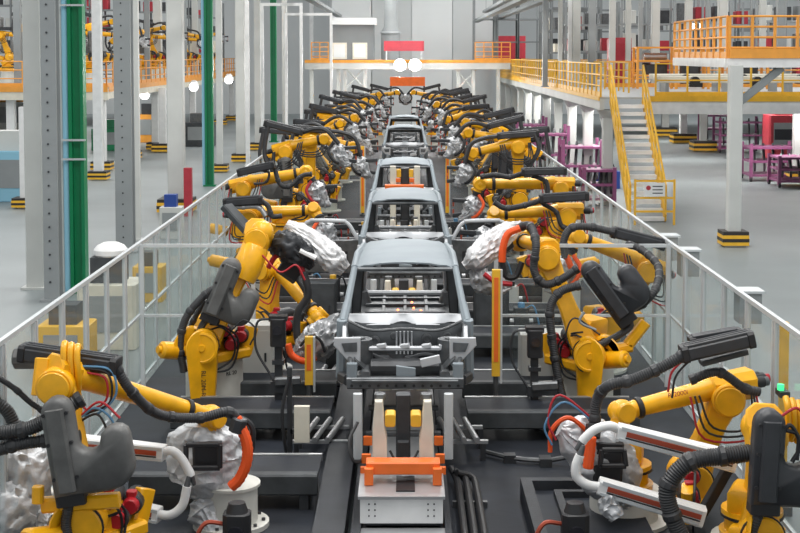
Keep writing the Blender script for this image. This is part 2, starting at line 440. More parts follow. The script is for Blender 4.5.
pipe_rack(330, 368, 20.0, 'rack of three pale pipes left of the conveyor, behind the silver-wrapped gun')
t = thing('pipe_bundle', 'bundle of long black pipes on the floor right of the conveyor', 'pipes', (.72, 14, .06))
for k in range(3): MB().tube([(.60+.1*k, 12.0, .17), (.60+.1*k, 15.2, .17), (.58+.09*k, 15.75, .17), (.53+.03*k, 15.9-.1*k, .24)], .04, 10, seg=5).build('pipe', 'black', t)
MB().bb((.52, 15.0, .06), (.9, 15.06, .13)).bb((.52, 13.4, .06), (.9, 13.46, .13)).build('pipe_support', 'gunmetal', t)
t = thing('floor_tray', 'dark raised steel tray on the cell floor right of the black pipes', 'tray', (1.9, 14, .06))
MB().bb((1.28, 12.2, .06), (2.5, 15.3, .2)).build('tray_base', 'platedk', t)
MB().bb((1.28, 12.2, .2), (1.4, 15.3, .31)).bb((1.4, 15.18, .2), (2.5, 15.3, .31)).bb((1.62, 12.2, .2), (1.70, 15.0, .27)).bb((1.70, 14.92, .2), (2.5, 15.0, .27)).build('tray_rim', 'plate', t)
t = thing('cable_conduit', 'thin dark conduit lying across the floor between pipe rack and right robot', 'conduit', (1.3, 16.6, .06))
MB().tube([(.95, 17, .12), (1.3, 16.7, .12), (1.7, 16.6, .12), (2.0, 16.5, .2)], .03, 7).build('conduit', 'gunmetal', t)
MB().bb((1.2, 16.66, .06), (1.34, 16.8, .16)).build('conduit_block', 'dark', t); MB().bb((1.62, 16.5, .06), (1.76, 16.7, .16)).build('conduit_block', 'dark', t)
def tip_dresser(px, py, Y, h, label):
    c = at(px, py, Y); t = thing('tip_dresser', label, 'tip dresser', (c.x, c.y, .06), 'black tip dressers at the front')
    MB().cyl((c.x, Y, .06), (c.x, Y, h-.3), .09).cyl((c.x, Y, .06), (c.x, Y, .1), .2).build('stand', 'gunmetal', t)
    MB().beam((c.x, Y, h-.32), (c.x, Y, h), .26, .24, bev=.2).build('body', 'black', t)
    MB().cyl((c.x, Y, h), (c.x, Y, h+.09), .11, .08).build('cutter_head', 'black', t)
    MB().cyl((c.x, Y-.12, h-.18), (c.x, Y-.15, h-.18), .075).build('lens', 'lens', t)
    MB().tube([(c.x-.12, Y, h-.12), (c.x-.3, Y-.05, h-.1), (c.x-.4, Y-.05, h-.3), (c.x-.38, Y-.05, .12)], .022, 6).build('cable', 'copper', t)
tip_dresser(575, 520, 13.2, .62, 'black tip dresser with round lens at the bottom, beside the right drum')
tip_dresser(237, 517, 13.2, .62, 'black tip dresser with round lens at the bottom, beside the left drum')

# cabinets inside the cell
def cabinet(x, y, sx, sy, h, m, label, z0=.06):
    t = thing('control_cabinet', label, 'cabinet', (x, y, z0), 'control cabinets in the cell')
    MB().beam((x, y, z0), (x, y, z0+h), sx, sy, up=V((0, 1, 0)), bev=.05).build('cabinet_body', m, t)
    MB().bb((x-sx*.42, y-sy/2-.012, z0+.08), (x+sx*.42, y-sy/2-.001, z0+h-.08)).build('door', m, t)
    MB().bb((x+sx*.3, y-sy/2-.03, z0+h*.5), (x+sx*.34, y-sy/2-.012, z0+h*.62)).build('handle', 'dark', t)
cabinet(-2.25, 20.2, .75, .5, 1.05, 'offwhite', 'pale grey control cabinet behind the left sensor stand')
cabinet(2.0, 20.0, .7, .5, .95, 'offwhite', 'pale grey control cabinet behind the right sensor stand')
cabinet(-1.5, 24.2, .6, .5, 1.0, 'greydk', 'dark grey control cabinet left of the second car body')
cabinet(1.5, 24.2, .6, .5, 1.0, 'greydk', 'dark grey control cabinet right of the second car body')

# ---- columns
def column(name, x, y, w, d, h, m, label, group, base=None, kind='box', extra=None, z0=0):
    t = thing(name, label, 'column', (x, y, z0), group)
    if kind == 'H':
        MB().bb((x-w/2, y-d/2, z0), (x+w/2, y-d/2+.05, h)).bb((x-w/2, y+d/2-.05, z0), (x+w/2, y+d/2, h)).build('flange', m, t)
        MB().bb((x-.03, y-d/2+.05, z0), (x+.03, y+d/2-.05, h)).build('web', m, t)
    elif kind == 'C':
        MB().bb((x-w/2, y-d/2, z0), (x-w/2+.07, y+d/2, h)).bb((x+w/2-.07, y-d/2, z0), (x+w/2, y+d/2, h)).bb((x-w/2+.07, y-.03, z0), (x+w/2-.07, y+.03, h)).build('shaft', m, t)
    else:
        MB().beam((x, y, z0), (x, y, h), w, d, up=V((0, 1, 0)), bev=.06).build('shaft', m, t)
    MB().bb((x-w*.75, y-d*.75, z0), (x+w*.75, y+d*.75, z0+.05)).build('base_plate', m, t)
    if base:
        b, bh = base
        for k in range(4):
            q = b/2+(.0 if k % 2 == 0 else .004)
            z = z0+.05+bh*k/4; q = q*(1 if k < 3 else .97)
            MB().bb((x-q, y-q, z), (x+q, y+q, z+bh/4)).build('guard_band', 'yellow2' if k % 2 == 0 else 'blacky', t)
    if extra: extra(t)
    return t
def colpx(name, px, yb, wpx, m, desc, h=16, d=None, base=None, kind='box', z0=0, extra=None, group='columns in the hall'):
    p = atz(px, yb, z0); w_ = wpx*p.y/FPX
    return column(name, p.x, p.y, w_, d or w_, h, m, desc, group, base, kind, extra, z0)
def holes(t):
    x, y, _ = t.location; o = MB()
    for k in range(28): o.cyl((x-.02, y-.21, .4+k*.28), (x-.02, y-.2, .4+k*.28), .022, n=8)
    o.build('bolt_row', 'dark', t)
colpx('steel_column', 37.5, 288, 18, 'offwhite', 'broad cream-white column at the far left, nearest the camera', d=.38)
colpx('steel_column', 54, 300, 15, 'greycol', 'grey bolted H-beam column right beside the broad cream-white column', kind='H', d=.36, extra=holes)
def bluepipes(t):
    x, y, _ = t.location
    MB().cyl((x-.23, y-.02, 0), (x-.23, y-.02, 16), .075).build('pale_blue_pipe', 'blue', t)
    MB().cyl((x-.35, y+.05, 0), (x-.35, y+.05, 16), .05).build('white_pipe', 'offwhite', t)
    for z in (2.8, 3.2, 6): MB().bb((x-.42, y-.2, z), (x+.2, y-.16, z+.04)).build('pipe_clamp', 'alu', t)
colpx('painted_column', 80, 292, 15, 'green', 'bright green column with pale blue pipe, nearest of the green ones', kind='C', d=.3, extra=bluepipes)
def bluep2(t):
    x, y, _ = t.location
    MB().cyl((x-.21, y-.02, 0), (x-.21, y-.02, 16), .07).build('pale_blue_pipe', 'blue', t)
colpx('painted_column', 210, 186, 8, 'green', 'second green column with a pale blue pipe, left of centre behind the fence', kind='C', d=.28, extra=bluep2)
colpx('painted_column', 274, 142, 6, 'green', 'third and farthest green column, near the thin white frames', kind='C', d=.3)
colpx('steel_column', 126, 252, 17, 'greycol', 'grey H-beam column between the first green column and the cream one', kind='H', d=.4, extra=holes)
colpx('steel_column', 138, 240, 6, 'offwhite', 'slim white column just right of the grey H-beam column')
colpx('steel_column', 99, 180, 9, 'white', 'white column with striped guard seen right of the first green column', base=(.75, .32))
colpx('steel_column', 177, 212, 16, 'offwhite', 'wide cream-grey column with red box on its side', base=(1.1, .4))
colpx('steel_column', 220, 172, 6, 'offwhite', 'slim white column right of the second green column', base=(.7, .3))
colpx('steel_column', 241, 162, 9, 'offwhite', 'white column with striped guard left of the third green column', base=(.8, .35))
colpx('steel_column', 248, 166, 4, 'white', 'thin white pole right in front of the guarded white column')
colpx('steel_column', 258, 150, 6, 'offwhite', 'white column just left of the third green column', base=(.8, .35))
colpx('steel_column', 285, 135, 5, 'offwhite', 'slim white column right of the third green column')
colpx('steel_column', 163, 152, 7, 'white', 'distant white column left of the wide cream-grey column', h=3.3, base=(1.0, .4))
colpx('steel_column', 25, 208, 8, 'white', 'white column with striped guard at the left edge, under the mezzanine', h=3.3, base=(.7, .3))
p = atz(163, 205, 0)
# small fire cabinet
p = at(188, 172, 43.2); o = MB().bb((p.x-.12, p.y-.12, 0), (p.x+.12, p.y+.12, 1.5)); q = o.build('fire_cabinet', 'redp', None, (p.x, p.y, 0))
tag(q, 'narrow red fire cabinet standing beside the wide cream-grey column', 'fire cabinet'); 
# white portal frames
def portal(px0, px1, ytop, Y, label):
    a = at(px0, ytop, Y); b = at(px1, ytop, Y)
    t = thing('lighting_portal', label, 'frame', (b.x, Y, 0), 'thin white portal frames on the left')
    MB().bb((b.x-.06, Y-.06, 0), (b.x+.06, Y+.06, b.z)).build('upright', 'white', t)
    MB().bb((a.x-.06, Y-.06, 0), (a.x+.06, Y+.06, a.z)).build('upright', 'white', t)
    MB().bb((a.x, Y-.05, b.z-.12), (b.x, Y+.05, b.z)).build('crossbar', 'white', t)
portal(262, 301, 3, 58, 'thin white portal frame with crossbar at the top edge, left of centre')
portal(286, 331, 13, 66, 'lower thin white portal frame, right of the taller one')
colpx('steel_column', 312, 118, 4, 'white', 'thin white pole between the two white portal frames')

# right side
colpx('steel_column', 569, 168, 4, 'white', 'tall thin white pole in front of the right walkway')
colpx('steel_column', 733, 246, 13, 'offwhite', 'white column with black and yellow guard carrying the upper right platform', h=4.72, base=(.68, .36))
colpx('steel_column', 797, 182, 9, 'offwhite', 'white column with striped guard at the right edge of the picture', h=3.2, base=(.8, .4))
colpx('steel_column', 683, 143, 7, 'white', 'bright white column with striped guard under the right mezzanine', h=3.2, base=(1.3, .5))
colpx('steel_column', 665, 136, 7, 'offwhite', 'grey-white column behind the stairs under the right mezzanine', h=3.2, base=(1.3, .5))
colpx('steel_column', 703, 151, 7, 'offwhite', 'grey-white column right of the bright white one under the mezzanine', h=3.2, base=(1.2, .5))
UP = [(576, 8), (592, 7), (612, 6), (628, 5), (655, 8), (688, 7), (722, 9), (762, 6), (545, 5), (560, 4), (640, 4), (707, 4), (780, 8)]
for i, (px, wp) in enumerate(sorted(UP)):
    Y = 60.5+(i % 3)*.55; p = at(px, 60, Y)
    column('steel_column', p.x, Y, wp*Y/FPX, wp*Y/FPX, 16, 'offwhite' if i % 3 else 'greycol', 'tall column rising from the right mezzanine deck, %s from the left' % ordw(i), 'columns on the right mezzanine', z0=3.6)
LCOLS = []
ULF = [(18, 7), (60, 5), (98, 6), (112, 6), (148, 4), (158, 8), (196, 8), (232, 6), (268, 4)]
for i, (px, wp) in enumerate(ULF):
    Y = 61.0+(i % 2)*.5 if px < 120 else 74+(i*29 % 23); p = at(px, 60, Y)
    if p.x > -13.2: p.x = -13.2-.8*i/8
    column('steel_column', p.x, Y, wp*Y/FPX, wp*Y/FPX, 16, 'offwhite' if i % 2 else 'greycol', 'column rising from the left mezzanine deck, %s from the left' % ordw(i), 'columns on the left mezzanine', z0=3.6); LCOLS.append((p.x, Y))

# ---- railings and mezzanines
def railing(t, p0, p1, n, m, h=1.1, toe=True, rails=3, r=.03):
    p0, p1 = V(p0), V(p1)
    for k in range(1, rails+1):
        z = V((0, 0, h*k/rails)); MB().beam(p0+z, p1+z, r*1.6, r*1.6, bev=.25).build('rail', m, t)
    if toe: MB().beam(p0+V((0, 0, .09)), p1+V((0, 0, .09)), .02, .17, bev=.1).build('toe_board', m, t)
    post = None
    for k in range(n+1):
        p = p0.lerp(p1, k/n)
        if post is None: post = MB().bb((p.x-r, p.y-r, p.z), (p.x+r, p.y+r, p.z+h)).build('railing_post', m, t); base = p
        else:
            c = post.copy(); COL.objects.link(c); c.parent = t; c.location = p-base
ZD = 3.6
t = thing('right_walkway', 'long yellow-railed walkway deck along the right side of the robot line', 'walkway', (7.2, 46, ZD))
MB().bb((6.4, 46, ZD-.06), (8.2, 98, ZD)).build('deck', 'decky', t)
MB().bb((6.4, 46, ZD-.42), (6.55, 98, ZD-.06)).build('edge_beam', 'offwhite', t)
MB().bb((6.36, 46, ZD-.12), (6.40, 98, ZD+.02)).build('yellow_edge', 'yellow2', t)
railing(t, (6.43, 46, ZD), (6.43, 98, ZD), 48, 'yellow2')
railing(t, (8.15, 51, ZD), (8.15, 98, ZD), 38, 'yellow2', toe=False, rails=2)
for i in range(11):
    y = 46.6+i*5; s = column('walkway_column', 6.75, y, .34, .34, ZD-.42, 'offwhite', 'white column under the edge of the right walkway, %s from the camera' % ordw(i), 'columns under the right walkway')
    MB().beam((6.75, y, ZD-.72), (6.75, y, ZD-.425), .34, .34, .7, .5, up=V((0, 1, 0)), bev=.08).build('haunch', 'offwhite', s)
    MB().beam((6.75, y+.2, 2.0), (6.75, y+2.0, ZD-.43), .1, .1).build('brace', 'offwhite', s)
t = thing('right_mezzanine', 'broad mezzanine deck on the right with white edge beam and yellow railing', 'mezzanine', (18, 46, ZD))
MB().bb((8.22, 46, ZD-.06), (44, 100, ZD)).build('deck', 'decky', t)
MB().bb((8.0, 45.85, ZD-.55), (44, 46, ZD-.06)).build('edge_beam', 'white', t)
MB().bb((8.0, 45.82, ZD-.14), (44, 45.85, ZD+.04)).build('yellow_edge', 'yellow2', t)
railing(t, (8.25, 46.1, ZD), (26, 46.1, ZD), 17, 'yellow2', rails=2)
railing(t, (8.6, 60, ZD), (32, 60, ZD), 22, 'orangerail', rails=3)
railing(t, (8.6, 78, ZD), (32, 78, ZD), 22, 'orangerail', rails=3)
# stairs
t = thing('staircase', 'steep staircase with yellow handrails up to the right walkway', 'stairs', (7.25, 42, 0))
X0, X1, Y0, Y1 = 6.72, 7.78, 41.6, 45.8
for x in (X0, X1):
    MB().beam((x, Y0, .1), (x, Y1, ZD-.05), .05, .3, up=V((0, 0, 1))).build('stringer', 'yellow2', t)
    a, b = V((x, Y0, .05)), V((x, Y1, ZD))
    for hh in (.55, 1.05): MB().beam(a+V((0, 0, hh)), b+V((0, 0, hh)), .06, .06).build('handrail', 'yellow2', t)
    for k in range(8):
        p = a.lerp(b, k/7); MB().bb((p.x-.028, p.y-.028, p.z), (p.x+.028, p.y+.028, p.z+1.05)).build('baluster', 'yellow2', t)
for k in range(15):
    z = ZD*(k+.6)/15.6; y = Y0+(Y1-Y0)*(k+.6)/15.6
    MB().bb((X0+.03, y-.16, z-.11), (X1-.03, y+.16, z)).build('tread', 'white', t)
t = thing('stair_gate', 'yellow gate with small white notice at the foot of the staircase', 'gate', (7.3, 40.9, 0))
for x in (6.75, 7.9): MB().bb((x-.03, 40.87, 0), (x+.03, 40.93, 1.35)).build('post', 'yellow2', t)
for z in (.4, .8, 1.3): MB().bb((6.75, 40.88, z-.03), (7.9, 40.92, z+.03)).build('rail', 'yellow2', t)
s = MB().bb((7.0, 40.84, .85), (7.62, 40.868, 1.25)).build('notice', 'white', t)
MB().cyl((7.13, 40.835, 1.1), (7.13, 40.84, 1.1), .07, n=16).build('red_ring', 'redp', s)
o = MB()
for k in range(3): o.bb((7.25, 40.836, 1.13-k*.1), (7.55, 40.84, 1.16-k*.1))
o.build('printed_line', 'greydk', s)
# upper right platform
t = thing('upper_platform', 'high white platform with amber railing at the upper right', 'platform', (10, 37, 4.72))
MB().bb((8.45, 36.8, 4.75), (15, 44, 4.82)).build('deck', 'decky', t)
MB().bb((8.45, 36.7, 4.66), (15, 36.8, 4.90)).bb((8.40, 36.8, 4.66), (8.5, 44, 4.90)).build('edge_beam', 'white', t)
railing(t, (8.5, 36.75, 4.9), (15, 36.75, 4.9), 11, 'orangerail', rails=4, r=.035)
railing(t, (8.45, 36.8, 4.9), (8.45, 44, 4.9), 9, 'orangerail', rails=4, r=.035)
MB().bb((8.5, 36.66, 4.9), (15, 36.7, 5.15)).build('toe_panel', 'orangerail', t)
MB().beam((8.85, 37.0, 3.75), (9.95, 37.0, 4.66), .16, .2, bev=.1).build('brace', 'greycol', t)
# left mezzanine
t = thing('left_mezzanine', 'mezzanine deck on the left with cream edge beam and amber railing', 'mezzanine', (-20, 60, ZD))
MB().bb((-44, 60, ZD-.06), (-12.7, 110, ZD)).build('deck', 'decky', t)
MB().bb((-44, 59.85, ZD-.55), (-12.7, 60, ZD-.06)).bb((-12.85, 60, ZD-.5), (-12.7, 110, ZD-.06)).build('edge_beam', 'cream', t)
MB().bb((-44, 59.82, ZD-.2), (-12.7, 59.85, ZD+.03)).bb((-12.7, 60, ZD-.2), (-12.67, 110, ZD+.03)).build('amber_edge', 'orangerail', t)
railing(t, (-32, 60.1, ZD), (-12.8, 60.1, ZD), 16, 'orangerail')
railing(t, (-12.8, 60.1, ZD), (-12.8, 110, ZD), 38, 'orangerail')
for i in range(8):
    y = 60.4+i*6.5; column('mezzanine_column', -13.1, y, .36, .36, ZD-.5, 'white', 'white column under the inner edge of the left mezzanine, %s from the camera' % ordw(i), 'columns under the left mezzanine', base=(.85, .35))
for i in range(3):
    x = -17-i*4.5; column('mezzanine_column', x, 60.4, .36, .36, ZD-.55, 'white', 'white column under the front edge of the left mezzanine, %s from its right corner' % ordw(i+1), 'columns under the left mezzanine', base=(.85, .35))
# rear bridge
YB, ZB = 84.0, 4.62
t = thing('rear_bridge', 'cream steel bridge with orange edge crossing the line at the far end', 'bridge', (0, YB, ZB))
MB().bb((-6, YB, ZB-.06), (6.3, YB+4, ZB)).build('deck', 'decky', t)
MB().bb((-6, YB-.15, ZB-.5), (6.3, YB, ZB-.06)).build('edge_beam', 'offwhite', t)
MB().bb((-6, YB-.18, ZB-.12), (6.3, YB-.15, ZB+.06)).build('orange_edge', 'orangerail', t)
railing(t, (-5.6, YB, ZB), (-4.6, YB, ZB), 2, 'orangerail', rails=4)
railing(t, (4.2, YB, ZB), (6.3, YB, ZB), 4, 'orangerail', rails=4)
for i, x in enumerate((-5.6, -4.0, -3.6, -2.4, 3.2, 4.1, 5.6)):
    MB().bb((x-.11, YB+.1, 0), (x+.11, YB+.32, ZB-.07)).build('leg', 'offwhite', t)
for x, s in ((-3.6, 1), (-2.4, -1), (3.2, 1), (4.1, -1)):
    MB().beam((x, YB+.2, ZB-1.7), (x+s*1.1, YB+.2, ZB-.5), .1, .1).build('brace', 'offwhite', t)
# things on and behind the bridge
t = thing('equipment_cabin', 'slate grey clad cabin on the rear bridge, left of the red banner', 'cabin', (-3.6, 87, ZB))
MB().bb((-4.4, 85.6, ZB), (-1.9, 87.5, ZB+2.2)).build('cabin_wall', 'roofgrey', t)
MB().bb((-4.55, 85.4, ZB+2.2), (-1.75, 87.7, ZB+2.6)).build('roof_cap', 'walllite', t)
for x in (-4.0, -2.75):
    f = MB().bb((x-.45, 85.5, ZB+.1), (x+.45, 85.6, ZB+1.1)).build('window', 'cream', t)
    MB().bb((x-.34, 85.48, ZB+.2), (x+.34, 85.5, ZB+1.0)).build('pane', 'walllite', f)
t = thing('extraction_duct', 'vertical grey ventilation duct behind the red banner', 'duct', (-.9, 88, ZB))
MB().lathe((-.9, 88, ZB), (0, 0, 1), [(0, .6), (1.8, .6), (2.1, .42), (6, .42)], 18).build('duct_pipe', 'greycol', t)
MB().lathe((-.9, 88, ZB+1.7), (0, 0, 1), [(0, .66), (.12, .66)], 18).build('duct_collar', 'alu', t)
a = at(384, 51, 83.8); b = at(424, 41, 83.8)
t = thing('red_banner', 'wide plain red banner hung above the rear bridge', 'banner', (0, 84.2, ZB))
MB().bb((a.x, 83.8, a.z), (b.x, 83.86, b.z)).build('banner_cloth', 'redp', t)
MB().bb((a.x+.1, 83.9, ZB), (a.x+.18, 83.98, b.z)).bb((b.x-.18, 83.9, ZB), (b.x-.1, 83.98, b.z)).build('banner_post', 'alu', t)
a = at(390, 86, 80); b = at(425, 77, 80)
t = thing('orange_screen', 'low orange-red screen below the bright lamps at the end of the line', 'screen', ((a.x+b.x)/2, 80, 0))
MB().bb((a.x, 79.97, a.z), (b.x, 80.03, b.z)).build('screen_sheet', 'orange', t)
for x in (a.x+.05, b.x-.05): MB().bb((x-.05, 80.03, 0), (x+.05, 80.1, b.z)).build('screen_post', 'greydk', t)
for i, px in enumerate((400, 415)):
    p = at(px, 65, 82); t = thing('flood_lamp', 'blazing white flood lamp under the rear bridge, %s one' % ('left' if i == 0 else 'right'), 'lamp', (p.x, p.y, p.z), 'flood lamps at the end of the line')
    MB().lathe((p.x, p.y, p.z), (0, -1, 0), [(-.2, .15), (0, .34), (.05, .36)], 16).build('reflector', 'white', t)
    MB().cyl((p.x, p.y-.055, p.z), (p.x, p.y-.075, p.z), .33).build('lamp_face', 'lamp', t)
    MB().bb((p.x-.04, p.y+.15, p.z-.04), (p.x+.04, YB-.19, p.z+.04)).build('bracket', 'greydk', t)
    l = bpy.data.lights.new('flood_glow', 'SPOT'); l.energy = 700; l.spot_size = 2.2; l.shadow_soft_size = .3
    l2 = bpy.data.lights.new('flood_bloom_fill', 'POINT'); l2.energy = 450; l2.shadow_soft_size = .35; lo2 = bpy.data.objects.new('flood_bloom_fill', l2); COL.objects.link(lo2); lo2.location = (p.x, p.y-.5, p.z)  # extra point light, added to overexpose the surroundings in place of lens bloom
    lo = bpy.data.objects.new('flood_glow', l); COL.objects.link(lo); lo.location = (p.x, p.y-.15, p.z); lo.rotation_euler = (PI/2-.35, 0, PI)
t = thing('plant_enclosure', 'big pale grey panelled enclosure closing the far end above the bridge', 'enclosure', (0, 100, 0))
for k, x in enumerate((-5.2, -2.4, .5, 3.4)):
    MB().bb((x, 100, 0), (x+2.85, 100.5, 14)).build('wall_panel', 'wallgrey' if k % 2 else 'walllite', t)
# racks
def rack(x, y, z, wd, dp, levels, lh, m, label, bays=2, group='storage racks'):
    t = thing('storage_rack', label, 'rack', (x, y, z), group)
    for k in range(bays+1):
        for yy in (y-dp/2, y+dp/2): MB().bb((x-wd/2+wd*k/bays-.05, yy-.05, z), (x-wd/2+wd*k/bays+.05, yy+.05, z+levels*lh)).build('upright', m, t)
    for l in range(levels):
        zz = z+.15+l*lh; MB().bb((x-wd/2, y-dp/2-.02, zz), (x+wd/2, y+dp/2+.02, zz+.09)).build('shelf', m, t)
    return t
BOXM = ['redp', 'roofgrey', 'greydk', 'offwhite', 'dark', 'cream', 'gunmetal']
rg = random.Random(5)
BINS = []
def bins(x, y, z, wd, levels, lh, per, where):
    for l in range(levels):
        for k in range(per):
            if rg.random() < .12: continue
            w_ = wd/per*.7; h_ = lh*rg.uniform(.35, .7); m = BOXM[rg.randrange(len(BOXM))]
            cx = x-wd/2+wd*(k+.5)/per; zz = z+.24+l*lh
            t = MB().beam((cx, y, zz), (cx, y, zz+h_), w_, .8, up=V((0, 1, 0)), bev=.08)
            o = t.build('storage_bin', m, None, (cx, y, zz))
            cn = {'redp': 'red', 'roofgrey': 'slate', 'greydk': 'dark grey', 'offwhite': 'off-white', 'dark': 'blackish', 'cream': 'cream', 'gunmetal': 'steel'}[m]
            tag(o, '%s bin, %s from left on shelf %s of %s' % (cn, ordw(k), ['one', 'two', 'three', 'four'][l], where), 'bin', 'bins on the storage racks')
for i, (px, Y) in enumerate(((590, 72), (618, 80), (646, 70), (700, 66), (740, 72), (782, 64))):
    p = at(px, 50, Y); W_ = 2.6
    rack(p.x, Y, ZD, W_, 1.0, 3, 1.35, 'greycol', 'tall grey rack of parts on the right mezzanine, %s from the left' % ordw(i))
    bins(p.x, Y, ZD, W_, 3, 1.35, 3, 'the %s right mezzanine rack' % ordw(i))
for i, px in enumerate((484, 507, 528)):
    p = at(px, 40, 93); rack(p.x, 93, ZB-.5, 1.35, 1.6, 3, 1.5, 'roofgrey', 'dark rack at the far end right of the grey enclosure, %s from the left' % ordw(i), 1)
a = at(510, 47, 99); t = thing('red_container', 'red metal container at the far end beyond the yellow walkway', 'container', (a.x, 99, 0))
MB().beam((a.x, 99, 4.4), (a.x, 99, 6.3), 2.1, 1.2, up=V((0, 1, 0)), bev=.04).build('container_body', 'redp', t)
MB().bb((a.x-.9, 98.5, 0), (a.x-.75, 99.5, 4.42)).build('support_frame', 'greydk', t); MB().bb((a.x+.75, 98.5, 0), (a.x+.9, 99.5, 4.42)).build('support_frame', 'greydk', t)
a = at(620, 47, 62.7); t = thing('red_container', 'red square cabinet standing on the right mezzanine deck', 'container', (a.x, 62.7, ZD))
MB().beam((a.x, 62.7, ZD), (a.x, 63, ZD+2.1), 1.0, .8, up=V((0, 1, 0)), bev=.04).build('cabinet_body', 'redp', t)
MB().bb((a.x-.42, 62.33, ZD+.2), (a.x+.42, 62.349, ZD+1.9)).build('door', 'redp', t)
# cable trays
for i, (x, z) in enumerate(((4.9, 7.2), (5.6, 7.9), (6.4, 7.4), (-4.6, 7.6))):
    t = thing('cable_tray', 'long grey overhead cable tray running down the hall, %s' % ['nearest the line on the right', 'highest of the right-hand ones', 'outermost of the right-hand ones', 'alone on the left'][i], 'cable tray', (x, 40, z))
    MB().bb((x-.2, 36, z), (x+.2, 98, z+.04)).bb((x-.2, 36, z+.04), (x-.18, 98, z+.16)).bb((x+.18, 36, z+.04), (x+.2, 98, z+.16)).build('tray', 'greycol', t)
    for k in range(4): MB().bb((x-.015, 40+k*15, z+.04), (x+.015, 40.03+k*15, 16)).build('hanger', 'greycol', t)
    MB().tube([(x-.05, 36, z+.08), (x-.05, 98, z+.08)], .05, 6).build('cable', 'hose', t)
# fence-top control boxes, right
for i, Y in enumerate((22.1, 20.5, 16.9)):
    x = 4.17
    t = thing('fence_box', 'small grey box on the outside of the right fence top, %s from the back' % ordw(i), 'control box', (x, Y, 0), 'control boxes along the right fence')
    MB().bb((x-.13, Y-.15, 1.75), (x+.14, Y+.15, 2.12)).build('box_body', 'greycol', t)
    MB().bb((x-.15, Y-.17, 2.12), (x+.17, Y+.17, 2.15)).build('lid', 'alu', t)
    for yy in (-.11, .11): MB().bb((x-.03, Y+yy-.025, 0), (x+.02, Y+yy+.025, 1.755)).build('leg', 'alu', t)
p = at(744, 315, 15.6)
t = thing('light_curtain_post', 'yellow post just behind the clear panel of the right fence', 'post', (4.2, 15.0, 0), 'yellow light curtain posts')
MB().bb((4.06, 15.0, .1), (4.16, 15.1, 2.1)).build('yellow_housing', 'yellow2', t); MB().bb((4.02, 14.9, 0), (4.2, 15.2, .1)).build('foot', 'gunmetal', t)
p = at(782, 383, 12.8)
t = thing('signal_lamp', 'small glowing green signal lamp on the right fence', 'lamp', (3.87, 14.2, 1.55))
MB().bb((3.83, 14.1, 1.5), (3.93, 14.3, 1.56)).build('lamp_bracket', 'dark', t)
MB().cyl((3.86, 14.2, 1.56), (3.86, 14.2, 1.62), .035, n=12).build('lamp_lens', 'greenled', t)
# machines outside the fences
def machine(px, yb, w_, d_, h_, m, label, name='floor_machine', cat='machine', top='greydk'):
    p = atz(px, yb, 0); t = thing(name, label, cat, (p.x, p.y, 0))
    MB().beam((p.x, p.y, 0), (p.x, p.y, h_*.72), w_, d_, up=V((0, 1, 0)), bev=.06).build('machine_body', m, t)
    MB().bb((p.x-w_*.3, p.y-d_*.3, h_*.72), (p.x+w_*.25, p.y+d_*.3, h_)).build('upper_unit', top, t)
    MB().bb((p.x-w_*.36, p.y-d_/2-.02, h_*.2), (p.x+w_*.3, p.y-d_/2, h_*.6)).build('door', 'greycol', t)
    return t
t = machine(112, 345, 1.0, .9, 1.55, 'cream', 'cream machine with dark window and white dome outside the left fence')
p = t.location; MB().ball((p.x, p.y, 1.62), .3, sc=(1, 1, .6)).build('dome', 'white', t)
machine(68, 372, .8, .7, 1.1, 'yellow2', 'yellow floor machine close to the left fence beside the green column')
machine(172, 238, .6, .5, 1.2, 'offwhite', 'white cabinet with blue top outside the left fence', top='bluedk')
machine(150, 300, .6, .6, 1.0, 'yellow2', 'low yellow unit outside the left fence behind the cream machine')
t = machine(20, 200, 3.0, 1.4, 2.4, 'blue', 'pale blue machine enclosure standing at the left edge', top='offwhite')
machine(110, 150, 1.7, 1.2, 1.6, 'green', 'green machine box under the left mezzanine', top='green')
machine(150, 142, 1.4, 1.0, 2.2, 'orangerail', 'amber machine under the left mezzanine, right of the green one', top='dark')
machine(15, 130, 3.0, 1.5, 2.6, 'offwhite', 'white machine with amber top under the left mezzanine at the left edge', top='orangerail')
machine(200, 146, 1.6, 1.2, 1.8, 'greydk', 'dark grey machine deep under the left mezzanine', top='gunmetal')
machine(607, 188, .9, .7, .9, 'bluedk', 'dark blue bin standing behind the right fence near the stairs', name='floor_bin', cat='bin')
def trolley(px, yb, w_, d_, h_, label):
    p = atz(px, yb, 0); x, y = p.x, p.y; t = thing('parts_trolley', label, 'trolley', (x, y, 0), 'magenta parts trolleys')
    for sx in (-1, 1):
        for sy in (-1, 1): MB().bb((x+sx*w_/2-.06, y+sy*d_/2-.06, .1), (x+sx*w_/2+.06, y+sy*d_/2+.06, h_)).build('upright', 'magenta', t); 
    for sx in (-1, 1):
        for sy in (-1, 1): MB().cyl((x+sx*w_/2-.04, y+sy*d_/2, .1), (x+sx*w_/2+.04, y+sy*d_/2, .1), .1, n=12).build('wheel', 'black', t)
    for k in range(3): MB().bb((x-w_/2, y-d_/2, .2+k*h_*.36), (x+w_/2, y+d_/2, .28+k*h_*.36)).build('shelf', 'magenta', t)
    o = MB()
    for k in range(5): o.beam((x-w_/2+w_*(k+.5)/5, y-d_*.4, .5), (x-w_/2+w_*(k+.5)/5+.2, y+d_*.3, h_*.9), .08, .3)
    o.build('panel_rack', 'gunmetal', t)
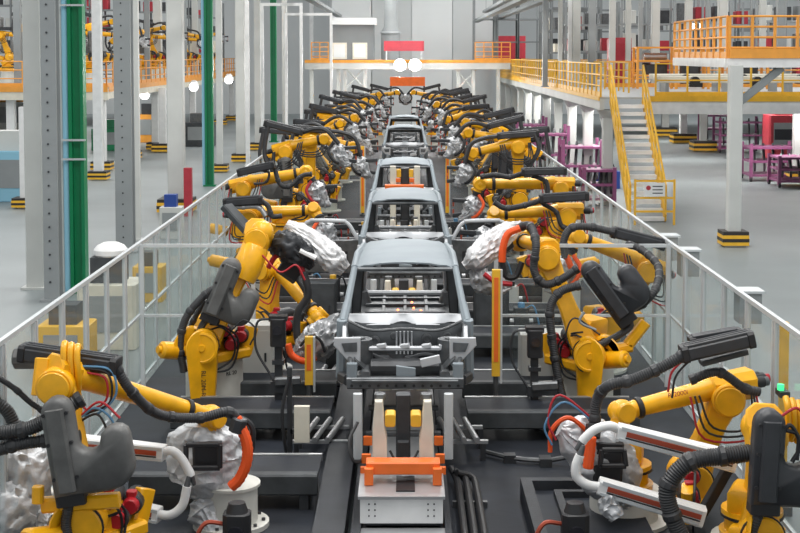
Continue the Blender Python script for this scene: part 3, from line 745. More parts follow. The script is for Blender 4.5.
for i, a in enumerate(((770, 180, 1.9, 1.5, 1.5), (795, 186, 1.6, 1.5, 1.2), (738, 152, 2.2, 1.5, 1.8), (718, 146, 1.8, 1.5, 2.0), (550, 180, 1.3, 1.2, 2.2), (580, 190, 1.4, 1.2, 1.9), (597, 205, 1.0, 1.0, 1.3), (530, 165, 1.3, 1.4, 2.2))):
    trolley(*a, ['magenta trolley standing right of the guarded white column on the right', 'low magenta trolley at the right edge of the picture', 'magenta trolley deep under the right mezzanine beside the red machine', 'magenta trolley deep under the right mezzanine, left of the other deep one', 'magenta trolley behind the right fence under the walkway, second from left', 'wide magenta trolley behind the right fence left of the stairs', 'small magenta trolley beside the foot of the stairs', 'magenta trolley behind the right fence under the walkway, leftmost'][i])
t = machine(781, 160, 1.5, 1.3, 3.0, 'redp', 'tall red machine with dark windows under the right mezzanine', top='redp')
p = t.location
for z in (1.0, 2.3): MB().bb((p.x-.5, p.y-.68, z), (p.x+.4, p.y-.66, z+.5)).build('dark_window', 'lens', t)

# roller conveyors standing on the right mezzanine, behind the railing
for i, (x0, x1, y) in enumerate(((8.6, 15.5, 48.0), (9.4, 16.5, 53.5), (16.8, 24, 50.5))):
    t = thing('roller_conveyor', 'beige roller conveyor with black motors on the right mezzanine, %s' % ['nearest the front railing', 'second from the railing', 'farthest to the right'][i], 'conveyor', ((x0+x1)/2, y, ZD))
    for yy in (-.45, .45): MB().beam((x0, y+yy, ZD+.55), (x1, y+yy, ZD+.55), .1, .22).build('side_beam', 'cream', t)
    for k in range(12): MB().cyl((x0+.2+(x1-x0-.4)*k/11, y-.4, ZD+.58), (x0+.2+(x1-x0-.4)*k/11, y+.4, ZD+.58), .06, n=10).build('roller', 'pipe', t)
    for k in range(4):
        x = x0+.3+(x1-x0-.6)*k/3
        MB().bb((x-.06, y-.45, ZD), (x+.06, y+.45, ZD+.44)).build('trestle', 'greycol', t)
        if k < 3:
            q = x+.9; MB().cyl((q, y-.75, ZD+.5), (q, y-.5, ZD+.5), .16, n=14).bb((q-.2, y-.72, ZD+.3), (q+.25, y-.51, ZD+.44)).build('drive_motor', 'black', t)
for i, (px, Y, w_) in enumerate(((655, 58, 1.6), (690, 57, 1.3), (640, 68, 1.5), (745, 57, 1.6))):
    p = at(px, 60, Y); t = thing('amber_machine', 'amber framed machine on the right mezzanine, %s from the left' % ['second', 'third', 'first', 'fourth'][i], 'machine', (p.x, Y, ZD))
    for sx in (-1, 1):
        for sy in (-1, 1): MB().bb((p.x+sx*w_/2-.05, Y+sy*.5-.05, ZD), (p.x+sx*w_/2+.05, Y+sy*.5+.05, ZD+1.7)).build('frame_post', 'orangerail', t)
    for z in (.5, 1.1, 1.65): MB().bb((p.x-w_/2, Y-.5, ZD+z), (p.x+w_/2, Y+.5, ZD+z+.07)).build('frame_shelf', 'orangerail', t)
    MB().beam((p.x, Y, ZD+.57), (p.x, Y, ZD+1.0), w_*.6, .6, up=V((0, 1, 0))).build('drive_unit', 'dark', t)
    MB().cyl((p.x-w_*.3, Y, ZD+1.32), (p.x+w_*.3, Y, ZD+1.32), .14, n=12).build('roll', 'pipe', t)
for i, (px, Y) in enumerate(((540, 88), (556, 84), (575, 82), (600, 86), (672, 84), (760, 84))):
    p = at(px, 50, Y); rack(max(p.x, 9.9), Y, ZD, 2.8, 1.0, 4, 1.3, 'roofgrey', 'dark rack in the back row of the right mezzanine, %s from the left' % ordw(i))
    bins(max(p.x, 9.9), Y, ZD, 2.8, 3, 1.3, 3, 'the %s back-row rack' % ordw(i))
LRACK = []
for i, (px, Y) in enumerate(((14, 78), (62, 80), (104, 86), (150, 90), (190, 98), (228, 104))):
    p = at(px, 50, Y); x = min(p.x, -15)
    while any(abs(x-c[0]) < 2.1 and abs(Y-c[1]) < 1.0 for c in LCOLS): Y += .5
    LRACK.append((x, Y)); rack(x, Y, ZD, 3.0, 1.0, 4, 1.3, 'roofgrey', 'dark rack at the back of the left mezzanine, %s from the left' % ordw(i))
    bins(x, Y, ZD, 3.0, 4, 1.3, 3, 'the %s left mezzanine rack' % ordw(i))

# small gear standing on the cell floor between the step beams
rc = random.Random(11); nl = [0, 0]
for i in range(18):
    side = -1 if i % 2 == 0 else 1; y = 18.3+(i//2)*2.35+rc.uniform(-.15, .15); x = side*rc.choice((1.05, 1.35, 2.0)); k = nl[(side+1)//2]; nl[(side+1)//2] += 1
    if abs(y-24.2) < .5 or (abs(y-18.4) < .4 and abs(x) > 1.2): y += .85
    if abs(y-18.9) < .4: x = side*2.05
    for fy in (15.0, 17.7, 19.3, 22.6, 24.8, 27.6, 30.5, 34, 38):
        if -.3 < y-fy < 1.05: y = fy+1.25
    t = thing('valve_unit', 'small valve unit on the cell floor %s of the conveyor, %s from camera' % ('left' if side < 0 else 'right', ordw(k)), 'valve unit', (x, y, .06), 'valve units on the cell floor')
    h = rc.uniform(.35, .75)
    MB().beam((x, y, .06), (x, y, .06+h), .26, .22, up=V((0, 1, 0)), bev=.1).build('valve_body', ['gunmetal', 'greydk', 'dark', 'offwhite'][i % 4], t)
    MB().cyl((x-.2, y-.02, .06+h*.6), (x+.2, y-.02, .06+h*.6), .05, n=10).build('valve_barrel', 'pipe', t)
    MB().cyl((x, y, .06+h), (x, y, .14+h), .06, n=10).build('valve_cap', ['black', 'cab_blue', 'yellow2', 'black'][i % 4], t)
    MB().tube([(x+.08, y-.05, .05+h), (x+.2, y-.15, .1+h), (x+.3, y-.1, .06+h*.5), (x+.32, y-.08, .09)], .016, 6).build('valve_hose', ['black', 'cab_red', 'cab_blue'][i % 3], t)

t = thing('drum_pedestal', 'short cream drum pedestal on the floor under the left silver-wrapped gun', 'pedestal', (at(231, 500, 14.45).x, 14.45, .06))
x = t.location.x
MB().lathe((x, 14.45, .06), (0, 0, 1), [(0, .40), (.05, .40), (.055, .28), (.42, .28), (.43, .31), (.46, .31)], 26).build('drum', 'drum', t)
for k in range(10): MB().cyl((x+.34*math.cos(k*.628), 14.45+.34*math.sin(k*.628), .11), (x+.34*math.cos(k*.628), 14.45+.34*math.sin(k*.628), .14), .02, n=8).build('bolt', 'dark', t)
# bright lamps of the hall that the picture shows
for i, (px, py, Y, d_) in enumerate(((145, 95, 70, 'under the left mezzanine, left one'), (194, 87, 74, 'under the left mezzanine, middle one'), (229, 80, 80, 'under the left mezzanine, right one'))):
    p = at(px, py, Y); zt = ZD-.06
    t = thing('bay_light', 'bright round lamp hanging %s' % d_, 'lamp', (p.x, Y, p.z), 'bright lamps in the hall')
    MB().lathe((p.x, Y, p.z), (0, 0, 1), [(.0, .26), (.1, .28), (.35, .12)], 16).build('lamp_shade', 'white', t)
    MB().ball((p.x, Y-.12, p.z), .24, 12).build('lamp_glass', 'lampsoft', t)
    MB().bb((p.x-.02, Y-.02, p.z+.34), (p.x+.02, Y+.02, zt)).build('hanger', 'greydk', t)
for i, (px, py, Y) in enumerate(((693, 24, 70), (701, 22, 72), (706, 58, 76))):
    p = at(px, py, Y)
    t = thing('tube_lamp', 'bright tube lamp among the racks on the right mezzanine, %s' % ['left upper one', 'right upper one', 'lower one'][i], 'lamp', (p.x, Y, ZD), 'bright lamps in the hall')
    MB().cyl((p.x, Y, p.z-.3), (p.x, Y, p.z+.3), .09, n=12).build('lamp_tube', 'lampsoft', t)
    MB().bb((p.x-.03, Y-.03, ZD), (p.x+.03, Y+.03, p.z-.29)).bb((p.x-.2, Y-.2, ZD), (p.x+.2, Y+.2, ZD+.05)).build('lamp_post', 'greydk', t)

# ================================================================== ROBOTS
def shell_outline(L, side, w=.14, pw=.48):
    """channel with rounded top and a rounded pouch beside its lower half; v across, u up the arm"""
    u0, u1, up = .0, L, .52*L
    o = [(-w, u0), (w+pw*.45, u0)]
    for k in range(7):
        a = -PI/2+PI/2*k/6; o.append((w+pw*.45+pw*.55*math.cos(a), u0+.22*L+.22*L*math.sin(a)))
    for k in range(7):
        a = PI*k/6; o.append((w+pw-.13+.13*math.cos(a), up+.11*math.sin(a)))
    for k in range(1, 7):
        a = PI*k/6; o.append((w+(pw-.26)/2+(pw-.26)/2*math.cos(a), up-.09*math.sin(a)))
    o.append((w, u1-.15))
    for k in range(1, 9):
        a = PI*k/8; o.append((w*math.cos(a), u1-.15+.15*math.sin(a)))
    out = []
    for p in o:
        q = (p[0]*side, p[1])
        if not out or (abs(q[0]-out[-1][0])+abs(q[1]-out[-1][1])) > 1e-4: out.append(q)
    return out

def cable_channel(t, p0, p1, m='shelld', w=.2, h=.15):
    """ridged cable carrier box lying along the forearm"""
    p0, p1 = V(p0), V(p1); d, s, u = frame_of(p1-p0)
    o = MB().beam(p0, p1, w, h, bev=.18)
    for k in (-.36, 0, .36): o.beam(p0+s*(w*k)+u*(h*.5)+d*.03, p1+s*(w*k)+u*(h*.5)-d*.03, .03, .035, bev=.2)
    c = o.build('cable_carrier', m, t)
    for q, sg in ((p0, 1), (p1, -1)): MB().beam(q-d*.012*sg, q+d*.06*sg, w*1.12, h*1.12, bev=.15).build('end_cap', 'black', c)
    return c

def robot(label, base, drum, J2, E, W, T, n=None, name='welding_robot', shell=None, shellm='shell', carrier=None, hoses=(), arm_w=.30,
          group=None, slab=True, corr=.024, id_text=None, near=True, carm='shelld', cables=(), fr=.112, drumr=.36, flip=1, back_l=.32, emot=True, sh_pts=None, sh_w=.48):
    J2, E, W, T = V(J2), V(E), V(W), V(T); bx, by = base
    t = thing(name, label, 'robot', (bx, by, .06), group)
    d = V((W.x-bx, W.y-by, 0)); d = d.normalized() if d.length > .05 else V((1, 0, 0))
    if n is None:
        n = V((0, 0, 1)).cross(d); n = n if n.y < 0 else -n
    n = V(n).normalized()
    B = V((bx, by, drum))
    # riser
    MB().lathe((bx, by, .06), (0, 0, 1), [(0, drumr*1.35), (.04, drumr*1.35), (.045, drumr), (drum-.10, drumr), (drum-.095, drumr*1.06), (drum-.06, drumr*1.06)], 26).build('riser', 'drum', t)
    # base casting
    b = MB().lathe(B, (0, 0, 1), [(0, .30), (.06, .31), (.07, .26), (.2, .25), (.22, .29), (.27, .29)], 22)
    b.beam(B+V((0, 0, .1))-d*.38, B+V((0, 0, .1)), .3, .18, bev=.15)
    b.build('base', 'yellow', t)
    MB().cyl(B+V((0, 0, .2)), B+V((0, 0, .225)), .3, n=22).build('base_ring', 'black', t)
    # turret with shoulder
    top = B+V((0, 0, .27)); o = MB()
    hgt = J2.z-top.z; a_ = V((J2.x-top.x, J2.y-top.y, 0)); sx = a_.dot(d)
    ol = [(-.28, 0), (.28, 0)]
    for k in range(11):
        a = -.35+(PI+.7)*k/10; ol.append((sx+.24*math.cos(a), hgt+.24*math.sin(a)))
    nb = n*a_.dot(n)
    o.prism(top+nb, d, V((0, 0, 1)), n, ol, -.17, .03, .02)
    o.beam(top+V((0, 0, .1))-d*.25, top+V((0, 0, max(.12, hgt*.6)))+d*.1, .38, .24, bev=.15)
    o.build('turret', 'yellow', t)
    if slab:
        zb = max(J2.z-.95, .30); q = J2+n*.30
        ol = [(-.17, zb-J2.z), (.19, zb-J2.z)]
        for k in range(11):
            a = -.25+(PI+.5)*k/10; ol.append((.25*math.cos(a), .25*math.sin(a)))
        MB().prism(q, d, V((0, 0, 1)), n, ol, -.05, .10, .015).build('balance_plate', 'yellow', t)
        MB().lathe(q+n*.10, n, [(-.02, .215), (.012, .215), (.02, .185), (.012, .175), (.012, .05), (.03, .045), (.03, .01)], 22).build('pivot_cap', 'yellow', t)
        if id_text: text('id_lettering', id_text, .085, q+n*.108+V((.02, 0, -.52)), (0, 0, -1), (1, 0, 0), t, 'black')
    # shoulder drive
    MB().cyl(J2-n*.28, J2+n*.24, .205, n=22, bev=.02).build('shoulder_joint', 'yellow', t)
    MB().cyl(J2+n*.20, J2+n*.225, .215, n=22).build('shoulder_ring', 'black', t)
    mq = [J2+d*.42*flip+V((0, 0, -.06))-n*.02, J2+d*.30*flip+V((0, 0, .14))-n*.05, J2+d*.58*flip+V((0, 0, .03))-n*.05]
    MB().beam(J2+V((0, 0, -.22)), J2+d*.62*flip+V((0, 0, -.20)), .34, .14, bev=.2).beam(J2+d*.62*flip+V((0, 0, -.24)), J2+d*.74*flip+V((0, 0, .12)), .12, .2, bev=.2).build('drive_bracket', 'yellow', t)
    for k, q in enumerate(mq):
        mo = MB().cyl(q-n*.16, q+n*.16, .105, n=14, bev=.015).cyl(q-n*.2, q-n*.15, .08, n=12).build('motor', 'dark', t)
        MB().cyl(q+n*.15, q+n*.24, .085, .075, n=12, bev=.01).beam(q+V((0, 0, .05))+n*.12, q+V((0, 0, .13))+n*.12, .1, .1).build('motor_cap', 'red' if near or k == 0 else 'gunmetal', mo)
    # counterbalance cylinder behind
    MB().cyl(J2-d*.30*flip-n*.05+V((0, 0, -.1)), J2-d*.72*flip-n*.05+V((0, 0, -.02)), .12, .115, n=18, bev=.03).cyl(J2-d*.72*flip-n*.05+V((0, 0, -.02)), J2-d*.76*flip-n*.05+V((0, 0, -.012)), .05).build('balancer', 'yellow', t)
    # lower arm
    ax = (E-J2).normalized(); L = (E-J2).length
    bq = ax.cross(n).normalized()
    o = MB(); ol = []
    w0, w1 = .20, .15
    for k in range(9):
        a = PI+PI*k/8; ol.append((w0*math.cos(a), w0*math.sin(a)))
    ol += [(w1*.82, L*.45), (w1*.82, L*.7)]
    for k in range(9):
        a = PI*k/8; ol.append((w1*1.15*math.cos(a), L+w1*1.15*math.sin(a)))
    ol += [(-w1*.82, L*.7), (-w1*.82, L*.45)]
    o.prism(J2, bq, ax, n, ol, -.13, .13, .025)
    la = o.build('lower_arm', 'yellow', t)
    # elbow casting with cooling fins
    fd = (W-E).normalized()
    o = MB().cyl(E-n*.24, E+n*.22, .172, n=20, bev=.02)
    R = E+V((0, 0, .10))
    back = R-fd*back_l
    o.beam(back, R+fd*.18, .34, .31, .27, .27, bev=.25)
    o.build('elbow_casting', 'yellow', t)
    for k in range(3 if emot else 0):
        q = back+V((0, 0, .02))+n*(-.11+.11*k)
        m_ = MB().cyl(q-fd*(.12 if k != 1 else .16), q+fd*.05, .06, n=12, bev=.01).build('motor', 'black', t)
        MB().cyl(q-fd*(.16 if k != 1 else .2), q-fd*(.115 if k != 1 else .155), .05, n=12).build('motor_cap', 'red' if k == 1 else 'gunmetal', m_)
    for k in range(2):
        o = MB(); q = E+n*(.235+.035*k)
        o.lathe(q, n, [(-.012, .17-.02*k), (0, .175-.02*k), (.01, .165-.02*k), (.012, .08)], 20); o.build('joint_cover', 'yellow', t)
    # forearm
    F0 = R+fd*.12; Fd = W-F0; Lf = Fd.length
    o = MB().lathe(F0, Fd, [(0, fr*1.12), (.05, fr*1.15), (.12*Lf, fr), (.72*Lf, fr*.84), (.80*Lf, fr*.82)], 20)
    o.build('forearm', 'yellow', t)
    MB().lathe(F0+Fd*.795, Fd, [(0, fr*.98), (.012, fr*1.02), (.05, fr*1.02), (.06, fr*.9)], 20).build('forearm_ring', 'black', t)
    o = MB().lathe(F0+Fd*.84, Fd, [(0, fr*.8), (.02, fr*.84), (Lf*.10, fr*.72), (Lf*.16, fr*.6)], 18)
    o.build('wrist_neck', 'yellow', t)
    td = (T-W).normalized(); wn = fd.cross(td)
    wn = n if wn.length < .05 else wn.normalized()
    o = MB().ball(W, fr*1.18, 16).cyl(W-wn*.15, W+wn*.15, fr*.95, n=18, bev=.015)
    o.beam(W, W+td*.19, .2, .17, bev=.3)
    o.build('wrist', 'yellow', t)
    MB().cyl(W+td*.18, W+td*.22, .105, n=18).cyl(W+td*.22, W+td*.28, .085, n=18).build('tool_flange', 'black', t)
    # grey dress shell on the lower arm
    if shell:
        if sh_pts: P0, P1 = V(sh_pts[0]), V(sh_pts[1])
        else: P0, P1 = J2+ax*(.10*L), J2+ax*(.92*L)
        la_, SL = ax, (P1-P0).length; ax = (P1-P0); ax = (ax-n*ax.dot(n)).normalized(); bq = ax.cross(n).normalized()
        sd = 1 if bq.x > 0 else -1; ol = shell_outline(SL, shell*sd, pw=sh_w)
        s0 = P0-n*((P0-J2).dot(n))+n*.14
        sm = MB().prism(s0, bq, ax, n, ol, .0, .22, .04).build('dress_shell', shellm, t, ang=50)
        o = MB(); 
        o.beam(s0+ax*(.06*SL)+n*.23, s0+ax*(.90*SL)+n*.23, .17, .07, up=n, bev=.35)
        o.build('shell_ridge', shellm, sm)
        MB().beam(s0-ax*.09+n*.10, s0+ax*.02+n*.10, .27, .2, up=n, bev=.08).build('shell_mouth', 'black', sm)
        o = MB()
        for uu in (.2, .55, .85):
            for vv in (-.105, .105): o.cyl(s0+ax*(uu*SL)+bq*vv+n*.20, s0+ax*(uu*SL)+bq*vv+n*.235, .018, n=8)
        o.build('shell_bolt', 'black', sm)
        MB().tube([s0+n*.1, s0-ax*.15-bq*.06+n*.12, J2-bq*.12+n*.26+la_*.02, J2-bq*.1+n*.24-la_*.25], .05, 9, corr if near else 0).build('lower_hose', 'hose', t)
    if carrier:
        cable_channel(t, carrier[0], carrier[1], carm)
    for k, h in enumerate(hoses):
        MB().tube(h[0], h[1], 10 if near else 7, corr if near else 0, seg=8 if near else 4, collars=.3 if near else 0).build('hose', h[2] if len(h) > 2 else 'hose', t)
    # service cables looped round elbow and shoulder
    b0 = E+n*.26
    for k in range(0 if sh_pts else 3):
        q = .10+.05*k
        MB().tube([b0+fd*(.25+q)+V((0, 0, .12)), b0+fd*(.1+q)+n*.08+V((0, 0, -.12-q)), b0-fd*(.12+q)+n*.06+V((0, 0, -.18-q)), b0-fd*(.2+q*.5)+V((0, 0, .08))], .012 if near else .017, 6, 0, seg=5).build('cable', ('black', 'dark', 'cab_red' if near else 'black')[k], t)
    for k in range(2):
        MB().tube([J2+n*.24+d*.1+V((0, 0, .2+.08*k)), J2+n*.3+d*(.3+.05*k)+V((0, 0, .22)), J2+n*.3+d*(.5+.06*k)+V((0, 0, .02)), J2+n*.26+d*.45+V((0, 0, -.25-.1*k)), J2+n*.2+d*.1+V((0, 0, -.4))], .014 if near else .02, 6, 0, seg=5).build('cable', 'black', t)
    for k, h in enumerate(cables):
        MB().tube(h[0], h[1], 6, 0, seg=6).build('cable', h[2], t)
    return t

def gun_cover(t, path, seed, m='silver', amp=.32, n=34, rings=30, name='gun_cover', fq=5.):
    return MB().bag(path, seed, amp, n, rings, fq).build(name, m, t, ang=55)

def small_gun(t, T, dirx, seed, hm='orangehose'):
    """servo spot gun in a silver sleeve below the wrist: cover, c-frame and two electrodes"""
    T = V(T); g = MB().beam(T+V((0, 0, .05)), T+V((0, 0, -.22)), .2, .24, bev=.15).build('weld_gun', 'dark', t)
    MB().bag([(T+V((-.05*dirx, 0, .08)), .10, .12), (T+V((0, 0, -.05)), .19, .2), (T+V((.05*dirx, 0, -.22)), .2, .2), (T+V((.2*dirx, 0, -.36)), .12, .12), (T+V((.34*dirx, 0, -.40)), .06, .06)], seed, .36, 22, 16, 6).build('silver_sleeve', 'silver', g, ang=55)
    MB().beam(T+V((.1*dirx, -.02, -.30)), T+V((.48*dirx, -.02, -.34)), .07, .09).build('gun_arm', 'dark', g); MB().beam(T+V((.1*dirx, -.02, -.02)), T+V((.48*dirx, -.02, -.0)), .07, .09).build('gun_arm', 'dark', g)
    MB().cyl(T+V((.46*dirx, -.02, -.34)), T+V((.46*dirx, -.02, -.2)), .025, .015, n=8).cyl(T+V((.46*dirx, -.02, 0)), T+V((.46*dirx, -.02, -.14)), .025, .015, n=8).build('electrode', 'copper', g)
    MB().tube([T+V((-.1*dirx, -.1, .12)), T+V((-.2*dirx, -.2, -.08)), T+V((-.08*dirx, -.22, -.3)), T+V((.05*dirx, -.16, -.38))], .035, 8).build('air_hose', hm, g)

# ================================================================== CAR BODIES (bare steel, no doors, no glass)
def panel(mb, grid, th=.012):
    """sheet through a grid of points (rows), given a small thickness"""
    R = [[V(p) for p in r] for r in grid]; nr, nc = len(R), len(R[0])
    vs = []; fs = []
    N = []
    for i in range(nr):
        for j in range(nc):
            a = R[min(i+1, nr-1)][j]-R[max(i-1, 0)][j]; b = R[i][min(j+1, nc-1)]-R[i][max(j-1, 0)]
            N.append(a.cross(b).normalized())
    for i in range(nr):
        for j in range(nc): vs.append(R[i][j])
    for i in range(nr):
        for j in range(nc): vs.append(R[i][j]-N[i*nc+j]*th)
    K = nr*nc
    for i in range(nr-1):
        for j in range(nc-1):
            a, b, c, d = i*nc+j, i*nc+j+1, (i+1)*nc+j+1, (i+1)*nc+j
            fs.append((a, b, c, d)); fs.append((K+d, K+c, K+b, K+a))
    def edge(a, b): fs.append((a, K+a, K+b, b))
    for j in range(nc-1): edge(j+1, j); edge((nr-1)*nc+j, (nr-1)*nc+j+1)
    for i in range(nr-1): edge(i*nc, (i+1)*nc); edge((i+1)*nc+nc-1, i*nc+nc-1)
    return mb.add(vs, fs)

def car(yh, label, front=True, group='bare car bodies on the line'):
    """yh: distance of the windscreen header"""
    Z = 0.0
    t = thing('car_body', label, 'car body', (0, yh, 1.1), group)
    def P(x, y, z): return V((x, yh+y, z))
    # roof
    g = []
    for i in range(9):
        v = i/8; y = .0+2.45*v; row = []
        hw = .625-.045*v
        for j in range(13):
            u = j/12*2-1
            z = 2.335+.055*(1-abs(u)**2.4)+.02*math.sin(PI*v)-.045*v*v
            if i == 0: z -= .02
            if j in (0, 12): z -= .03
            rib = .010 if abs(abs(u)-.62) < .09 else 0
            row.append(P(hw*u, y, z-rib))
        g.append(row)
    MB_ = MB(); panel(MB_, g, .02); MB_.build('roof', 'steel', t, ang=50)
    for y, z, x in ((.03, 2.30, .6), (.75, 2.3, .6), (1.4, 2.3, .6), (2.4, 2.25, .57)): MB().beam(P(-x, y, z), P(x, y, z), .09, .05, bev=.3).build('roof_bow', 'steeld', t)
    for s in (-1, 1):
        # body side: one pressing - A pillar, cant rail, B pillar, C pillar, sill, hinge pillar
        o = MB()
        def bar(a, b, w, h, w1=None, h1=None): o.beam(P(s*a[0], a[1], a[2]), P(s*b[0], b[1], b[2]), w, h, w1, h1, bev=.3)
        bar((.745, -.92, 1.80), (.70, -.62, 1.98), .10, .10); bar((.70, -.64, 1.97), (.635, .03, 2.32), .085, .085, .075, .075)   # A pillar
        bar((.635, 0, 2.315), (.63, 1.1, 2.35), .085, .09); bar((.63, 1.08, 2.35), (.585, 2.45, 2.27), .085, .09)
        bar((.755, -.92, 1.84), (.765, -.88, 1.14), .12, .18)          # hinge pillar
        bar((.77, -.92, 1.17), (.77, 1.75, 1.17), .12, .15)            # sill
        bar((.64, 1.05, 2.34), (.745, .98, 1.75), .07, .12); bar((.745, .98, 1.76), (.765, .95, 1.18), .08, .20)
        bar((.615, 1.95, 2.30), (.74, 2.15, 1.78), .08, .10); bar((.74, 2.14, 1.79), (.77, 1.7, 1.2), .08, .12)
        bar((.585, 2.43, 2.27), (.70, 2.95, 1.75), .09, .12); bar((.70, 2.93, 1.77), (.70, 3.1, 1.25), .1, .14)
        o.build('body_side', 'steel', t)
        q = MB()
        panel(q, [[P(s*.745, 2.12, 1.80), P(s*.735, 2.5, 1.79), P(s*.705, 2.95, 1.77)], [P(s*.775, 2.05, 1.6), P(s*.775, 2.5, 1.62), P(s*.72, 3.05, 1.55)], [P(s*.77, 1.72, 1.2), P(s*.775, 2.5, 1.5), P(s*.72, 3.1, 1.25)]], .015)
        q.build('rear_quarter', 'steel', t)
        # front structure on that side
        if front:
            q = MB()
            q.cyl(P(s*.53, -1.38, 1.36), P(s*.53, -1.38, 1.70), .165, .15, n=18).cyl(P(s*.53, -1.38, 1.70), P(s*.53, -1.38, 1.715), .07, n=12)
            q.build('strut_tower', 'steeld', t)
            q = MB().beam(P(s*.72, -.92, 1.78), P(s*.68, -1.42, 1.62), .06, .09, bev=.25); q.beam(P(s*.68, -1.40, 1.63), P(s*.60, -1.78, 1.42), .05, .07, bev=.25)
            q.build('apron_rail', 'steeld', t)
            q = MB().beam(P(s*.43, -.9, 1.34), P(s*.45, -1.86, 1.36), .11, .14, bev=.2); q.build('front_rail', 'steeld', t)
            q = MB(); panel(q, [[P(s*.43, -.95, 1.42), P(s*.44, -1.3, 1.42), P(s*.45, -1.75, 1.42)], [P(s*.62, -.95, 1.66), P(s*.63, -1.3, 1.66), P(s*.57, -1.7, 1.52)]], .012); q.build('inner_apron', 'steeld', t)
            # bright triangular fender bracket
            q = MB().prism(P(s*.79, -1.60, 1.40), V((-s*1, 0, 0)), V((0, 0, 1)), V((0, -1, 0)), [(-.02, .36), (.28, .36), (.28, .06), (.24, .02), (.20, .02), (-.03, .27)], -.02, .03, .008)
            q.beam(P(s*.70, -1.57, 1.68), P(s*.72, -1.0, 1.74), .05, .10).build('fender_bracket', 'steelb', t)
            MB().prism(P(s*.79, -1.635, 1.40), V((-s*1, 0, 0)), V((0, 0, 1)), V((0, -1, 0)), [(.06, .30), (.24, .31), (.24, .20), (.10, .20)], 0, .012, .003).build('bracket_recess', 'steeld', t)
            MB().beam(P(s*.60, -1.86, 1.30), P(s*.60, -1.86, 1.52), .12, .10, up=V((0, 1, 0)), bev=.2).build('crash_can', 'steel', t)
            MB().beam(P(s*.76, -.98, 1.16), P(s*.66, -1.5, 1.24), .10, .12, bev=.2).build('lower_brace', 'dark', t)
    # floor
    o = MB()
    o.bb(P(-.74, -.9, 1.12), P(.74, 1.8, 1.15)); o.beam(P(0, -.9, 1.2), P(0, 1.8, 1.2), .26, .16, bev=.3)
    for y in (-.2, .35, .9): o.beam(P(-.7, y, 1.17), P(.7, y, 1.17), .12, .07, bev=.25)
    o.build('floor_pan', 'steeld', t)
    o = MB(); o.bb(P(-.66, 1.2, 1.42), P(.66, 2.95, 1.45)); panel(o, [[P(-.70, 1.1, 1.13), P(.70, 1.1, 1.13)], [P(-.66, 1.2, 1.44), P(.66, 1.2, 1.44)]], .015)
    for s in (-1, 1): o.cyl(P(s*.60, 2.3, 1.45), P(s*.62, 2.3, 1.62), .13, .09, n=14)
    for y in (1.5, 2.1, 2.6): o.beam(P(-.55, y, 1.465), P(.55, y, 1.465), .09, .05)
    for x in (-.3, 0, .3): o.beam(P(x, 1.25, 1.46), P(x, 2.9, 1.46), .05, .03)
    o.build('boot_floor', 'steeld', t)
    # parcel beam and seat-back bar seen through the windscreen
    o = MB().beam(P(-.6, -.72, 1.70), P(.6, -.72, 1.70), .07, .07); o.cyl(P(-.62, -.62, 1.78), P(.62, -.62, 1.78), .028, n=10); o.build('dash_crossbar', 'steeld', t)
    o = MB().beam(P(-.58, 2.38, 2.12), P(.58, 2.38, 2.12), .06, .1); o.build('rear_header', 'steeld', t)
    # tailgate frame
    pts = []
    for cx, cz, a0 in ((.48, 2.10, 0), (-.48, 2.10, PI/2), (-.52, 1.60, PI), (.52, 1.60, 3*PI/2)):
        for k in range(5):
            a = a0+PI/2*k/4; pts.append((cx+.09*math.cos(a), cz+.11*math.sin(a)))
    pts.append(pts[0])
    MB().tube([P(x, 2.52+(2.2-z)*.62, z) for x, z in pts], .042, 8, seg=3).build('tailgate_frame', 'steelb', t)
    for s in (-1, 1):
        MB().bb(P(s*.60, 2.62, 1.5), P(s*.69, 2.66, 2.2)).build('rear_inner_trim', 'dark', t)
        MB().beam(P(s*.69, .98, 1.2), P(s*.60, 1.04, 2.28), .14, .1, up=V((0, 1, 0))).build('pillar_inner', 'dark', t)
    MB().beam(P(-.7, 3.08, 1.32), P(.7, 3.08, 1.32), .06, .28, bev=.2).build('rear_panel', 'steel', t)
    if front:
        # cowl: bright scalloped strip
        g = []
        for i, (y, dz) in enumerate(((-.72, .02), (-.86, .035), (-.96, -.02), (-1.0, -.07))):
            row = []
            for j in range(33):
                u = j/32*2-1
                sc = .10*max(0, math.cos(u*2.5*PI+.3)) if i >= 2 else 0
                row.append(P(.735*u, y+.10*u*u+sc, 1.86+dz-.03*abs(u)**2+sc*.25))
            g.append(row)
        q = MB(); panel(q, g, .012); q.build('cowl', 'steelb', t)
        q = MB(); panel(q, [[P(-.70, -.93, 1.80), P(0, -1.0, 1.80), P(.70, -.93, 1.80)], [P(-.66, -.98, 1.60), P(0, -1.04, 1.60), P(.66, -.98, 1.60)], [P(-.6, -.95, 1.36), P(0, -1.0, 1.36), P(.6, -.95, 1.36)], [P(-.5, -.8, 1.14), P(0, -.85, 1.14), P(.5, -.8, 1.14)]], .012)
        fw = q.build('firewall', 'steeld', t)
        q = MB()
        for x, z, r in ((-.36, 1.60, .065), (-.13, 1.66, .05), (.26, 1.63, .06), (.50, 1.66, .05), (.05, 1.55, .045)):
            q.lathe(P(x, -1.035, z), (0, -1, 0), [(0, r), (.025, r*.95), (.03, r*.6), (.02, r*.5)], 14)
        q.build('grommet', 'gunmetal', fw)
        q = MB()
        for k in range(5): q.beam(P(-.1+.045*k, -1.05, 1.45), P(-.1+.045*k, -1.05, 1.72), .02, .04)
        q.build('bracket_rib', 'steelb', fw)
        q = MB()
        for x, y, z, r in ((-.25, -1.3, 1.38, .12), (.08, -1.35, 1.36, .15), (.3, -1.25, 1.4, .1)): q.ball(P(x, y, z), r, 10)
